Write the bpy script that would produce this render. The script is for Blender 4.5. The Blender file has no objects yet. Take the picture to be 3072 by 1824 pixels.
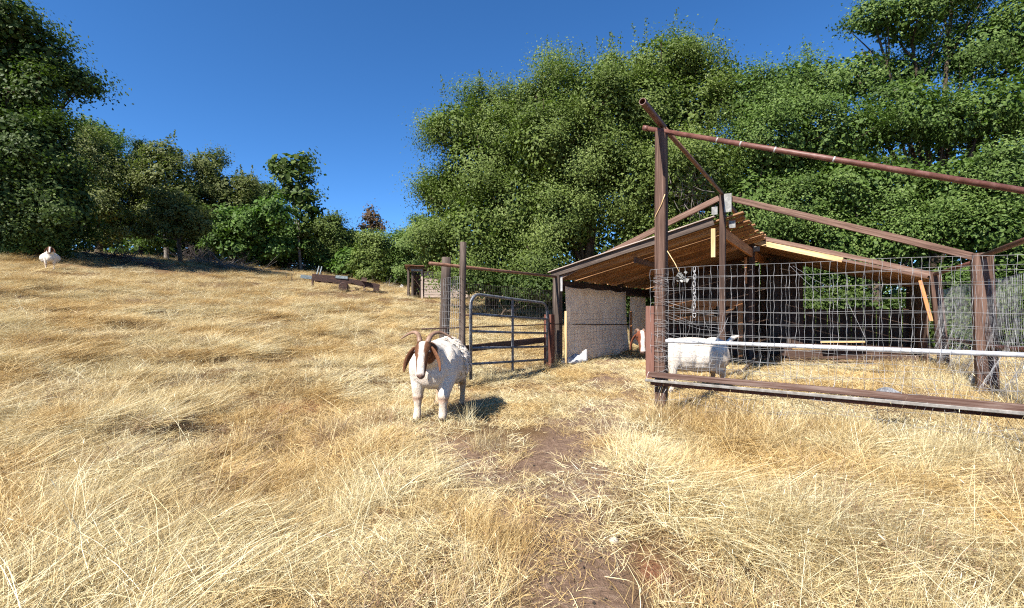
import bpy, math, random
import numpy as np
from mathutils import Vector, Matrix, Euler

random.seed(7)
sc = bpy.context.scene
COL = sc.collection
R = math.radians

# ------------------------------------------------------------------ camera, sky, sun, exposure
CAMZ = 1.05
FPX = 1420.0            # focal length in pixels of the 3072 px wide frame
HORIZ = 930.0
cd = bpy.data.cameras.new('camera')
cd.sensor_fit = 'HORIZONTAL'; cd.sensor_width = 36.0
cd.lens = 36.0 * FPX / 3072.0
cd.shift_y = (HORIZ - 912.0) / 3072.0
cd.clip_start = 0.05; cd.clip_end = 2000
cam = bpy.data.objects.new('camera', cd); COL.objects.link(cam)
cam.location = (0, 0, CAMZ); cam.rotation_euler = (R(90), 0, 0)
sc.camera = cam

SUN_AZ = 41.0           # shadows fall this many degrees right of straight ahead
SUN_EL = 46.0
wd = bpy.data.worlds.new('World'); sc.world = wd; wd.use_nodes = True
wn = wd.node_tree.nodes; bg = wn['Background']
sky = wn.new('ShaderNodeTexSky'); sky.sky_type = 'NISHITA'; sky.sun_disc = False
sky.sun_elevation = R(SUN_EL); sky.sun_rotation = R(180 + SUN_AZ)
sky.altitude = 2200; sky.air_density = 0.85; sky.dust_density = 0.0; sky.ozone_density = 6.0
hs = wn.new('ShaderNodeHueSaturation'); hs.inputs['Saturation'].default_value = 1.16; hs.inputs['Value'].default_value = 1.02
wd.node_tree.links.new(sky.outputs[0], hs.inputs['Color'])
wd.node_tree.links.new(hs.outputs[0], bg.inputs['Color'])
bg.inputs['Strength'].default_value = 0.085
sd = bpy.data.lights.new('sun', 'SUN'); sd.energy = 4.6; sd.angle = R(0.55); sd.color = (1.0, 0.95, 0.87)
sun = bpy.data.objects.new('sun', sd); COL.objects.link(sun)
_s = Vector((-math.sin(R(SUN_AZ)) * math.cos(R(SUN_EL)), -math.cos(R(SUN_AZ)) * math.cos(R(SUN_EL)), math.sin(R(SUN_EL))))
sun.rotation_euler = _s.to_track_quat('Z', 'Y').to_euler(); sun.location = _s * 60
vs = sc.view_settings
vs.view_transform = 'Standard'; vs.look = 'None'; vs.gamma = 1.0; vs.use_curve_mapping = False
vs.exposure = 1.38
sc.cycles.use_denoising = False; sc.cycles.sample_clamp_indirect = 2.5; sc.cycles.filter_width = 1.15; sc.cycles.max_bounces = 8; sc.cycles.diffuse_bounces = 4; sc.cycles.transparent_max_bounces = 8

# ------------------------------------------------------------------ noise, terrain, pixel helpers
def vnoise(x, y, scale, seed):
    """smooth value noise 0..1 (numpy)"""
    x = np.asarray(x, float) / scale + seed * 17.31; y = np.asarray(y, float) / scale + seed * 7.77
    xi = np.floor(x).astype(np.int64); yi = np.floor(y).astype(np.int64)
    fx = x - xi; fy = y - yi
    fx = fx * fx * (3 - 2 * fx); fy = fy * fy * (3 - 2 * fy)
    def h(a, b):
        n = (a * 374761393 + b * 668265263 + seed * 974711) & 0xffffffff
        n = ((n ^ (n >> 13)) * 1274126177) & 0xffffffff
        return ((n ^ (n >> 16)) & 0xffff) / 65535.0
    return (h(xi, yi) * (1 - fx) + h(xi + 1, yi) * fx) * (1 - fy) + (h(xi, yi + 1) * (1 - fx) + h(xi + 1, yi + 1) * fx) * fy
def fbm(x, y, scale, seed, oct=3):
    s = 0; a = 0.5; t = 0
    for k in range(oct):
        s = s + a * vnoise(x, y, scale / 2 ** k, seed + k); t += a; a *= 0.5
    return s / t
def sstep(a, b, x):
    t = np.clip((np.asarray(x, float) - a) / (b - a), 0, 1); return t * t * (3 - 2 * t)

AL = R(34.1); CA, SA = math.cos(AL), math.sin(AL)
OX, OY = 1.47, 4.66                       # foot of the tall front post
def uv(x, y):
    dx = x - OX; dy = y - OY
    return dx * CA - dy * SA, dx * SA + dy * CA
def W(u, v, z=0.0): return Vector((OX + u * CA + v * SA, OY - u * SA + v * CA, z))

_dd = np.linspace(-20, 160, 1801)
_rr = np.interp(_dd, [-20, -0.5, 2, 5, 10, 15, 23.5, 29, 34, 44, 60, 100, 160], [0, 0, .16, .56, 1.28, 1.92, 2.72, 3.75, 4.5, 5.2, 5.8, 6.5, 7])
_k = np.ones(25) / 25; _rr = np.convolve(np.pad(_rr, 12, mode='edge'), _k, 'valid')
PATHS = []
def _gp(px, py):
    Z = CAMZ * FPX / (py - HORIZ); return ((px - 1536) / FPX * Z, Z)
PATHS.append([_gp(*p) for p in [(1225, 1282), (1330, 1345), (1450, 1430), (1590, 1510), (1690, 1600), (1730, 1700), (1790, 1824), (1800, 2300)]])
PATHS.append([_gp(*p) for p in [(1830, 1085), (1840, 1190), (1750, 1300), (1680, 1420), (1640, 1510)]])
def pathmask(x, y):
    x = np.asarray(x, float); y = np.asarray(y, float); m = np.zeros_like(x)
    for k, P in enumerate(PATHS):
        d = np.full_like(x, 1e9)
        for (x0, y0), (x1, y1) in zip(P[:-1], P[1:]):
            t = np.clip(((x - x0) * (x1 - x0) + (y - y0) * (y1 - y0)) / ((x1 - x0) ** 2 + (y1 - y0) ** 2), 0, 1)
            d = np.minimum(d, np.hypot(x - x0 - t * (x1 - x0), y - y0 - t * (y1 - y0)))
        w = (0.17 if k == 0 else 0.30) + 0.22 * (vnoise(x, y, 0.45, 3) - 0.5) + 0.12 * (vnoise(x, y, 0.15, 5) - 0.5)
        m = np.maximum(m, 1 - sstep(-0.06, 0.16, d - w))
    return m
def penmask(x, y):
    u, v = uv(x, y)
    return sstep(-3.0, -2.6, u) * sstep(-0.3, 0.4, v - 0.0) * (1 - sstep(3.2, 4.0, u))
def yardmask(x, y):      # trodden short straw between goat, gate and shelter
    u, v = uv(x, y)
    return sstep(-4.6, -3.2, u) * (1 - sstep(-0.6, 0.15, u)) * sstep(-1.6, -0.6, v)
def gz(x, y):
    x = np.asarray(x, float); y = np.asarray(y, float)
    u, v = uv(x, y)
    z = np.interp(-(u + 2.87), _dd, _rr)
    calm = np.clip(penmask(x, y) + 0.8 * yardmask(x, y) + 0.8 * pathmask(x, y), 0, 1)
    z = z + (fbm(x, y, 1.5, 21, 3) - 0.5) * 0.26 * (1 - 0.85 * calm) + (vnoise(x, y, 6.0, 4) - 0.5) * 0.12 + (fbm(x, y, .62, 25, 2) - .5) * .17 * (1 - calm)
    far = sstep(45, 160, np.hypot(x, y)); z = z + far * (fbm(x, y, 60, 9, 2) - 0.35) * 5
    return z
def gzf(x, y): return float(gz(np.array([x]), np.array([y]))[0])
def P(px, py, Z): return Vector(((px - 1536) / FPX * Z, Z, CAMZ + (HORIZ - py) / FPX * Z))
def hit(px, py):
    Zs = np.linspace(1.5, 90, 4000); X = (px - 1536) / FPX * Zs
    zr = CAMZ + (HORIZ - py) / FPX * Zs; g = gz(X, Zs)
    b = np.nonzero(zr <= g)[0]
    k = b[0] if len(b) else int(np.argmin(zr - g))
    return Vector((X[k], Zs[k], g[k]))
def ground_pt(x, y, dz=0.0): return Vector((x, y, gzf(x, y) + dz))

# ------------------------------------------------------------------ materials
def nodes(m): return m.node_tree.nodes, m.node_tree.links
def newmat(name, rough=0.8, spec=0.3, metal=0.0, color=(.5, .5, .5)):
    m = bpy.data.materials.new(name); m.use_nodes = True
    b = m.node_tree.nodes['Principled BSDF']
    b.inputs['Roughness'].default_value = rough; b.inputs['Specular IOR Level'].default_value = spec
    b.inputs['Metallic'].default_value = metal; b.inputs['Base Color'].default_value = (*color, 1)
    return m, b
def ramp(m, fac, stops):
    n, l = nodes(m); r = n.new('ShaderNodeValToRGB'); e = r.color_ramp.elements
    while len(e) < len(stops): e.new(0.5)
    for k, (p, c) in enumerate(stops): e[k].position = p; e[k].color = (*c, 1)
    l.new(fac, r.inputs[0]); return r.outputs[0]
def noise(m, scale, detail=4, rough=0.6, vec=None, mapscale=None, coord='Object', dist=0.0):
    n, l = nodes(m)
    if vec is None:
        tc = n.new('ShaderNodeTexCoord'); vec = tc.outputs[coord]
    if mapscale:
        mp = n.new('ShaderNodeMapping'); mp.inputs['Scale'].default_value = mapscale; l.new(vec, mp.inputs[0]); vec = mp.outputs[0]
    t = n.new('ShaderNodeTexNoise'); t.inputs['Scale'].default_value = scale; t.inputs['Detail'].default_value = detail
    t.inputs['Roughness'].default_value = rough; t.inputs['Distortion'].default_value = dist
    l.new(vec, t.inputs['Vector']); return t.outputs['Fac']
def mixc(m, fac, a, b, mode='MIX'):
    n, l = nodes(m); x = n.new('ShaderNodeMix'); x.data_type = 'RGBA'; x.blend_type = mode
    for s, v in ((x.inputs[0], fac), (x.inputs[6], a), (x.inputs[7], b)):
        if isinstance(v, (int, float)): s.default_value = v
        elif isinstance(v, tuple): s.default_value = (*v, 1)
        else: l.new(v, s)
    return x.outputs[2]
def math_(m, op, a, b=0.0, clamp=False):
    n, l = nodes(m); x = n.new('ShaderNodeMath'); x.operation = op; x.use_clamp = clamp
    for s, v in ((x.inputs[0], a), (x.inputs[1], b)):
        if isinstance(v, (int, float)): s.default_value = v
        else: l.new(v, s)
    return x.outputs[0]
def attr(m, name, out='Fac'):
    n, l = nodes(m); a = n.new('ShaderNodeAttribute'); a.attribute_name = name; return a.outputs[out]
def bump(m, b, h, strength=0.5, dist=0.01):
    n, l = nodes(m); x = n.new('ShaderNodeBump'); x.inputs['Strength'].default_value = strength; x.inputs['Distance'].default_value = dist
    l.new(h, x.inputs['Height']); l.new(x.outputs[0], b.inputs['Normal'])
def objrand(m):
    n, l = nodes(m); return n.new('ShaderNodeObjectInfo').outputs['Random']

def wood(name, dark, mid, light, vary=0.5, rough=0.8, bumps=0.6):
    """grain runs along local X"""
    m, b = newmat(name, rough, 0.25); n, l = nodes(m)
    tc = n.new('ShaderNodeTexCoord'); rnd = objrand(m)
    add = n.new('ShaderNodeVectorMath'); add.operation = 'ADD'
    cmb = n.new('ShaderNodeCombineXYZ'); s = math_(m, 'MULTIPLY', rnd, 37.0)
    for k in range(3): l.new(s, cmb.inputs[k])
    l.new(tc.outputs['Object'], add.inputs[0]); l.new(cmb.outputs[0], add.inputs[1])
    g = noise(m, 1.0, 6, 0.7, add.outputs[0], (1.8, 62, 62), dist=0.9)
    g2 = noise(m, 1.0, 3, 0.5, add.outputs[0], (1.1, 9, 9))
    f = math_(m, 'ADD', math_(m, 'MULTIPLY', g, 0.65), math_(m, 'MULTIPLY', g2, 0.35))
    c = ramp(m, f, [(0.36, dark), (0.5, mid), (0.63, light)])
    v = math_(m, 'ADD', math_(m, 'MULTIPLY', rnd, vary), 1 - vary * 0.5)
    vv = n.new('ShaderNodeCombineXYZ')
    for k in range(3): l.new(v, vv.inputs[k])
    c = mixc(m, 1.0, c, vv.outputs[0], 'MULTIPLY')
    l.new(c, b.inputs['Base Color']); bump(m, b, g, bumps, 0.004)
    return m
M = {}
M['post_wood'] = wood('post_wood', (.022, .011, .007), (.078, .043, .030), (.17, .105, .078), 0.3)
M['grey_wood'] = wood('grey_wood', (.025, .018, .014), (.070, .050, .039), (.155, .118, .095), 0.3)
M['rail_wood'] = wood('rail_wood', (.03, .014, .010), (.095, .052, .038), (.20, .145, .12), 0.2, bumps=.9)
M['dark_wood'] = wood('dark_wood', (.025, .014, .010), (.06, .034, .024), (.12, .075, .055), 0.4)
M['rafter_wood'] = wood('rafter_wood', (.05, .025, .017), (.135, .078, .056), (.24, .16, .12), 0.25)
M['red_wood'] = wood('red_wood', (.05, .016, .010), (.115, .042, .027), (.175, .08, .053), 0.2)
M['plank_wood'] = wood('plank_wood', (.15, .065, .026), (.33, .17, .078), (.48, .31, .165), 0.7)
M['new_wood'] = wood('new_wood', (.40, .25, .11), (.58, .40, .20), (.70, .54, .32), 0.2)
M['orange_wood'] = wood('orange_wood', (.26, .10, .035), (.46, .20, .08), (.56, .30, .13), 0.25)
M['brown_paint_wood'] = wood('brown_paint_wood', (.09, .04, .028), (.15, .07, .05), (.19, .10, .075), 0.15, bumps=0.3)
M['siding_wood'] = wood('siding_wood', (.20, .15, .12), (.38, .30, .25), (.50, .42, .36), 0.25)
M['barn_wood'] = wood('barn_wood', (.05, .03, .022), (.12, .075, .055), (.19, .13, .10), 0.5)

def rust(name, a, b_, c, rough=0.7, metal=0.0):
    m, b = newmat(name, rough, 0.4, metal)
    f = noise(m, 14, 6, 0.7); col = ramp(m, f, [(0.35, a), (0.52, b_), (0.68, c)])
    m.node_tree.links.new(col, b.inputs['Base Color']); bump(m, b, noise(m, 60, 4), 0.25, 0.003); return m
M['rust_pipe'] = rust('rust_pipe', (.075, .028, .018), (.125, .05, .036), (.19, .10, .08), 0.5)
M['rust_pipe_light'] = rust('rust_pipe_light', (.11, .048, .026), (.18, .085, .05), (.26, .145, .095), 0.6)
M['galvanised'] = rust('galvanised', (.34, .345, .36), (.50, .505, .52), (.64, .65, .67), 0.45, 0.15)
M['wire'] = rust('wire', (.16, .155, .15), (.29, .285, .28), (.44, .435, .43), 0.5, 0.25)
M['dark_wire'] = rust('dark_wire', (.03, .026, .024), (.07, .06, .055), (.13, .11, .10), 0.6, 0.2)
M['gate_metal'] = rust('gate_metal', (.06, .055, .055), (.14, .145, .155), (.25, .255, .27), 0.5, 0.1)
M['grey_metal'] = rust('grey_metal', (.26, .25, .24), (.36, .35, .34), (.46, .45, .44), 0.5, 0.15)
M['strip_metal'] = rust('strip_metal', (.13, .115, .10), (.21, .195, .175), (.30, .28, .26), 0.6, 0.1)
M['rusty_iron'] = rust('rusty_iron', (.022, .012, .010), (.048, .024, .018), (.10, .045, .03), 0.8)
M['teal_iron'] = rust('teal_iron', (.10, .12, .12), (.20, .24, .25), (.34, .38, .39), 0.6)
M['yellow_paint'] = rust('yellow_paint', (.42, .24, .05), (.56, .34, .08), (.6, .42, .14), 0.6)
M['white_plate'] = rust('white_plate', (.13, .125, .115), (.20, .195, .18), (.30, .29, .27), 0.5, 0.2)
M['red_panel'] = rust('red_panel', (.16, .02, .01), (.22, .032, .015), (.26, .05, .025), 0.7)

def cloth(name, a, b_, trans=0.35, bs=.12):
    m, b = newmat(name, 0.85, 0.2); n, l = nodes(m)
    c = ramp(m, noise(m, 3.5, 5, 0.6), [(0.35, a), (0.65, b_)]); l.new(c, b.inputs['Base Color'])
    bump(m, b, noise(m, 9, 3), bs, 0.006)
    t = n.new('ShaderNodeBsdfTranslucent'); l.new(c, t.inputs[0])
    mx = n.new('ShaderNodeMixShader'); mx.inputs[0].default_value = trans
    l.new(b.outputs[0], mx.inputs[1]); l.new(t.outputs[0], mx.inputs[2]); l.new(mx.outputs[0], n['Material Output'].inputs[0])
    return m
M['curtain'] = cloth('curtain', (.76, .61, .46), (.88, .75, .60), 0.3)
M['white_tarp'] = cloth('white_tarp', (.66, .65, .64), (.80, .79, .78), 0.3)
M['plastic_bag'] = cloth('plastic_bag', (.20, .205, .215), (.32, .325, .34), 0.25)

def leafmat(name, dark, mid, light, trans=0.30, rough=0.55, spec=0.16):
    m, b = newmat(name, rough, spec); n, l = nodes(m)
    c = ramp(m, attr(m, 'var'), [(0.0, dark), (0.5, mid), (1.0, light)])
    l.new(c, b.inputs['Base Color'])
    t = n.new('ShaderNodeBsdfTranslucent'); l.new(mixc(m, 1.0, c, (1.0, 1.25, 0.5), 'MULTIPLY'), t.inputs[0])
    mx = n.new('ShaderNodeMixShader'); mx.inputs[0].default_value = trans
    l.new(b.outputs[0], mx.inputs[1]); l.new(t.outputs[0], mx.inputs[2]); l.new(mx.outputs[0], n['Material Output'].inputs[0])
    return m
M['oak_leaf'] = leafmat('oak_leaf', (.055, .078, .018), (.112, .155, .034), (.205, .25, .078))
M['oak_leaf_green'] = leafmat('oak_leaf_green', (.045, .075, .018), (.092, .148, .032), (.175, .235, .07))
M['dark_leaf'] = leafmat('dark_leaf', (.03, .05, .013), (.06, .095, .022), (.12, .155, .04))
M['bright_leaf'] = leafmat('bright_leaf', (.045, .085, .018), (.085, .15, .03), (.15, .22, .055))
M['olive_leaf'] = leafmat('olive_leaf', (.065, .08, .022), (.125, .145, .042), (.21, .22, .085))
M['brown_leaf'] = leafmat('brown_leaf', (.09, .055, .03), (.14, .085, .05), (.16, .13, .06))
M['pine_leaf'] = leafmat('pine_leaf', (.02, .04, .015), (.04, .07, .025), (.07, .10, .04))
def barkmat(name, a, b_):
    m, b = newmat(name, 0.9, 0.15)
    c = ramp(m, noise(m, 9, 6, 0.7, None, (1, 1, 0.35)), [(0.35, a), (0.65, b_)])
    m.node_tree.links.new(c, b.inputs['Base Color']); bump(m, b, noise(m, 25, 4), 0.6, 0.02); return m
M['bark'] = barkmat('bark', (.035, .025, .018), (.12, .09, .065))
M['pale_bark'] = barkmat('pale_bark', (.12, .10, .085), (.27, .24, .21))
M['twig_grey'] = barkmat('twig_grey', (.10, .085, .075), (.24, .21, .19))
M['twig_dark'] = barkmat('twig_dark', (.035, .028, .026), (.11, .09, .085))

# straw blades
m, b = newmat('straw', 0.6, 0.3); n, l = nodes(m)
geo = n.new('ShaderNodeNewGeometry')
pat = noise(m, 0.75, 3, 0.55, geo.outputs['Position'], (1, 1, 0.0))
v = attr(m, 'var')
f = math_(m, 'ADD', math_(m, 'MULTIPLY', v, 0.62), math_(m, 'MULTIPLY', objrand(m), 0.26), True)
c1 = ramp(m, f, [(0.0, (.14, .085, .038)), (0.22, (.35, .245, .105)), (0.5, (.61, .495, .255)), (0.8, (.83, .78, .55))])
c2 = ramp(m, f, [(0.0, (.12, .062, .022)), (0.22, (.31, .19, .066)), (0.5, (.53, .37, .145)), (0.8, (.78, .64, .36))])
pm = n.new('ShaderNodeMapRange'); pm.inputs[1].default_value = 0.45; pm.inputs[2].default_value = 0.56; l.new(pat, pm.inputs[0])
c = mixc(m, pm.outputs[0], c1, c2); l.new(c, b.inputs['Base Color'])
t = n.new('ShaderNodeBsdfTranslucent'); l.new(c, t.inputs[0])
mx = n.new('ShaderNodeMixShader'); mx.inputs[0].default_value = 0.22
l.new(b.outputs[0], mx.inputs[1]); l.new(t.outputs[0], mx.inputs[2]); l.new(mx.outputs[0], n['Material Output'].inputs[0])
M['straw'] = m

# ground
m, b = newmat('ground', 0.95, 0.1); n, l = nodes(m)
geo = n.new('ShaderNodeNewGeometry'); pos = geo.outputs['Position']
fine = noise(m, 26, 6, 0.75, pos); med = noise(m, 2.3, 5, 0.6, pos)
straw1 = noise(m, 1, 4, 0.7, pos, (9, 70, 30), dist=1.5); straw2 = noise(m, 1, 4, 0.7, pos, (75, 11, 30), dist=1.5)
sf = math_(m, 'MAXIMUM', straw1, straw2)
cs = ramp(m, sf, [(0.42, (.08, .046, .024)), (0.58, (.19, .115, .055)), (0.76, (.42, .30, .155))])
cd_ = ramp(m, fine, [(0.3, (.11, .068, .046)), (0.55, (.22, .143, .098)), (0.75, (.37, .27, .195))])
cr = ramp(m, fine, [(0.3, (.17, .065, .035)), (0.55, (.30, .125, .065)), (0.75, (.44, .24, .15))])
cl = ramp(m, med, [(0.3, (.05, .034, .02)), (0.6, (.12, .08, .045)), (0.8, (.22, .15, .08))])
c = mixc(m, attr(m, 'red'), cs, cr)
dm = math_(m, 'ADD', attr(m, 'dirt'), math_(m, 'MULTIPLY', math_(m, 'SUBTRACT', sf, 0.6), 1.3), True)
dm = math_(m, 'MULTIPLY', dm, attr(m, 'dirt'), True)
c = mixc(m, attr(m, 'dirt'), c, mixc(m, math_(m, 'MULTIPLY', math_(m, 'SUBTRACT', sf, 0.60), 3.0, True), cd_, cs))
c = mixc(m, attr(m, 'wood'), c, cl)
l.new(c, b.inputs['Base Color']); bump(m, b, math_(m, 'ADD', fine, sf), 0.8, 0.03)
M['ground'] = m

# goat coat
m, b = newmat('goat_coat', 0.85, 0.15); n, l = nodes(m)
c = attr(m, 'coat', 'Color'); f = noise(m, 45, 5, 0.7)
gcol = ramp(m, f, [(0.3, (.78, .74, .70)), (0.62, (1.0, 1.0, 1.0))])
l.new(mixc(m, 1.0, c, gcol, 'MULTIPLY'), b.inputs['Base Color'])
bump(m, b, noise(m, 1, 4, 0.7, None, (120, 120, 30)), 0.9, 0.012)
b.inputs['Subsurface Weight'].default_value = 0.0
M['goat_coat'] = m
M['horn'] = rust('horn', (.13, .075, .045), (.22, .13, .085), (.30, .20, .14), 0.5)
M['hoof'] = newmat('hoof', 0.5, 0.4, 0, (.10, .075, .06))[0]
M['eye'] = newmat('eye', 0.15, 0.6, 0, (.02, .012, .008))[0]
M['stone'] = rust('stone', (.30, .20, .15), (.42, .29, .22), (.52, .38, .30), 0.9)
M['pale_stone'] = rust('pale_stone', (.40, .33, .25), (.52, .44, .35), (.6, .53, .44), 0.9)
M['dropping'] = newmat('dropping', 0.8, 0.2, 0, (.045, .035, .028))[0]

# ------------------------------------------------------------------ object helpers
def wm(o): return o.matrix_basis.copy() if o.parent is None else wm(o.parent) @ o.matrix_parent_inverse @ o.matrix_basis
def setp(o, parent):
    if parent is not None:
        o.parent = parent; o.matrix_parent_inverse = wm(parent).inverted()
    return o
def tag(o, label=None, cat=None, group=None, kind=None):
    if label: o['label'] = label
    if cat: o['category'] = cat
    if group: o['group'] = group
    if kind: o['kind'] = kind
    return o
def empty(name, loc, label, cat, group=None, rz=0.0):
    o = bpy.data.objects.new(name, None); COL.objects.link(o); o.location = loc; o.rotation_euler = (0, 0, rz)
    o.empty_display_size = 0.1
    return tag(o, label, cat, group)
def mkobj(name, me, parent=None, mat=None, matrix=None):
    o = bpy.data.objects.new(name, me); COL.objects.link(o)
    if mat is not None and not me.materials: me.materials.append(mat)
    if matrix is not None: o.matrix_basis = matrix
    return setp(o, parent)
def npmesh(name, V, F, mat, smooth=False, var=None):
    V = np.asarray(V, np.float32); F = np.asarray(F, np.int32); k = F.shape[1]
    me = bpy.data.meshes.new(name); me.vertices.add(len(V)); me.vertices.foreach_set('co', V.ravel())
    me.loops.add(F.size); me.loops.foreach_set('vertex_index', F.ravel())
    me.polygons.add(len(F)); me.polygons.foreach_set('loop_start', np.arange(0, F.size, k, dtype=np.int32))
    if smooth: me.polygons.foreach_set('use_smooth', np.ones(len(F), bool))
    if var is not None:
        a = me.attributes.new('var', 'FLOAT', 'FACE'); a.data.foreach_set('value', np.asarray(var, np.float32))
    me.update(calc_edges=True); me.materials.append(mat); return me
class MB:
    """collects tubes, boxes and free faces into one mesh"""
    def __init__(s): s.v = []; s.f = []
    def tube(s, pts, rad, n=6, cap=True):
        pts = [Vector(p) for p in pts]
        if isinstance(rad, (int, float)): rad = [rad] * len(pts)
        b = len(s.v); ref = None
        for i, p in enumerate(pts):
            d = (pts[min(i + 1, len(pts) - 1)] - pts[max(i - 1, 0)])
            d = d.normalized() if d.length > 1e-9 else Vector((0, 0, 1))
            if ref is None:
                ref = Vector((0, 0, 1)) if abs(d.z) < 0.9 else Vector((1, 0, 0))
            a = d.cross(ref)
            if a.length < 1e-4: a = d.orthogonal()
            a.normalize(); c = d.cross(a); ref = a.cross(d) * -1 if False else ref
            for k in range(n):
                t = 2 * math.pi * k / n; s.v.append(p + (a * math.cos(t) + c * math.sin(t)) * rad[i])
        for i in range(len(pts) - 1):
            for k in range(n):
                k2 = (k + 1) % n; s.f.append((b + i * n + k, b + i * n + k2, b + (i + 1) * n + k2, b + (i + 1) * n + k))
        if cap:
            s.f.append(tuple(b + k for k in range(n))[::-1]); s.f.append(tuple(b + (len(pts) - 1) * n + k for k in range(n)))
        return s
    def box(s, c, size, M3=None):
        b = len(s.v); hx, hy, hz = [q / 2 for q in size]; c = Vector(c)
        for x in (-hx, hx):
            for y in (-hy, hy):
                for z in (-hz, hz):
                    q = Vector((x, y, z)); s.v.append(c + (M3 @ q if M3 else q))
        s.f += [(b, b + 1, b + 3, b + 2), (b + 4, b + 6, b + 7, b + 5), (b, b + 4, b + 5, b + 1), (b + 2, b + 3, b + 7, b + 6), (b, b + 2, b + 6, b + 4), (b + 1, b + 5, b + 7, b + 3)]
        return s
    def mesh(s, name, mat, smooth=False):
        me = bpy.data.meshes.new(name); me.from_pydata([tuple(q) for q in s.v], [], s.f); me.materials.append(mat)
        if smooth: me.polygons.foreach_set('use_smooth', np.ones(len(me.polygons), bool))
        me.update(); return me
    def obj(s, name, mat, parent=None, smooth=False): return mkobj(name, s.mesh(name, mat, smooth), parent)
def frame3(d, up=Vector((0, 0, 1))):
    x = Vector(d).normalized(); y = Vector(up).cross(x)
    if y.length < 1e-4: y = Vector((0, 1, 0)).cross(x)
    y.normalize(); z = x.cross(y); return Matrix((x, y, z)).transposed()
_brng = random.Random(5)
def beam(name, p0, p1, w, h, mat, parent, up=(0, 0, 1), bev=0.004, warp=0.0):
    """rectangular timber from p0 to p1: w across, h along 'up'; grain along local X"""
    p0, p1 = Vector(p0), Vector(p1); L = (p1 - p0).length; B = frame3(p1 - p0, Vector(up))
    ns = 1 if L < 0.6 else 4
    V = []; F = []; a, c = w / 2, h / 2; e = min(bev, a * 0.4, c * 0.4)
    prof = [(-a + e, -c), (a - e, -c), (a, -c + e), (a, c - e), (a - e, c), (-a + e, c), (-a, c - e), (-a, -c + e)]
    for i in range(ns + 1):
        x = -L / 2 + L * i / ns
        oy = _brng.uniform(-1, 1) * warp if 0 < i < ns else 0; oz = _brng.uniform(-1, 1) * warp if 0 < i < ns else 0
        k = 1 - (0.04 if i in (0, ns) else 0)
        for (y, z) in prof: V.append((x, y * k + oy, z * k + oz))
    for i in range(ns):
        for k in range(8):
            k2 = (k + 1) % 8; F.append((i * 8 + k, (i + 1) * 8 + k, (i + 1) * 8 + k2, i * 8 + k2))
    F.append(tuple(range(8))); F.append(tuple(ns * 8 + k for k in range(8))[::-1])
    me = bpy.data.meshes.new(name); me.from_pydata(V, [], F); me.materials.append(mat); me.update()
    return mkobj(name, me, parent, None, Matrix.Translation((p0 + p1) / 2) @ B.to_4x4())
def pole(name, p0, p1, r0, r1, mat, parent, n=12, wob=0.0, seg=6):
    """round post or log with grain along local X"""
    p0, p1 = Vector(p0), Vector(p1); L = (p1 - p0).length; B = frame3(p1 - p0); mb = MB()
    pts = [Vector((-L / 2 + L * i / seg, _brng.uniform(-wob, wob), _brng.uniform(-wob, wob))) for i in range(seg + 1)]
    mb.tube(pts, [r0 + (r1 - r0) * i / seg + _brng.uniform(-wob, wob) * 0.6 for i in range(seg + 1)], n)
    return mkobj(name, mb.mesh(name, mat, True), parent, None, Matrix.Translation((p0 + p1) / 2) @ B.to_4x4())
def pipe(name, pts, r, mat, parent, n=12):
    return MB().tube(pts, r, n).obj(name, mat, parent, True)

# ------------------------------------------------------------------ ground
NG = 400
s_ = np.linspace(-1, 1, NG); gx = 3.0 * np.sinh(5.1 * s_); gy = 5.0 + 3.0 * np.sinh(5.1 * s_)
GX, GY = np.meshgrid(gx, gy, indexing='xy'); fx, fy = GX.ravel(), GY.ravel()
GZ = gz(fx, fy); pmk = pathmask(fx, fy)
REDS = [(1075, 1205, .5), (1000, 1290, .45), (1120, 1330, .4), (1200, 1480, .25), (1650, 1170, .35), (1400, 1160, .4), (1290, 912, 1.4), (620, 812, 2.2), (1900, 1720, .18), (1560, 1420, .2), (1180, 1560, .25), (1500, 1390, .25), (2230, 1130, .35), (2500, 1210, .5), (900, 1240, .4), (1150, 1110, .5)]
red = np.zeros_like(fx)
for (px, py, r) in REDS:
    h = hit(px, py); dd = np.hypot(fx - h.x, (fy - h.y)); red = np.maximum(red, (1 - sstep(r * 0.3, r * 1.2, dd)) * sstep(.35, .6, fbm(fx, fy, r, 31)))
U_, V_ = uv(fx, fy)
TR0 = sstep(-1.0, -.5, fx) * (1 - sstep(.5, .9, fx - .12 * (fy - 2.5))) * (1 - sstep(5, 6.5, fy))
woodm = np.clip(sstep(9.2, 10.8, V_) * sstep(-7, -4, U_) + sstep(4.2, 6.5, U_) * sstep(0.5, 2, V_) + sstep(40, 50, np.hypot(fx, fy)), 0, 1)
shed_floor = sstep(5.9, 6.6, V_) * sstep(-3, -2.7, U_) * (1 - sstep(2.9, 3.3, U_))
dirt = np.clip(pmk * 0.95 + .75 * TR0 * sstep(.42, .6, fbm(fx, fy, .55, 46)) + 0.9 * shed_floor + 0.25 * penmask(fx, fy) * sstep(.5, .7, fbm(fx, fy, .8, 44)), 0, 1)
idx = np.arange(NG * NG).reshape(NG, NG)
Fq = np.stack([idx[:-1, :-1], idx[:-1, 1:], idx[1:, 1:], idx[1:, :-1]], -1).reshape(-1, 4)
VV = np.stack([fx, fy, GZ], 1)
isp = (pmk[Fq].mean(1) > 0.55)
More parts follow.
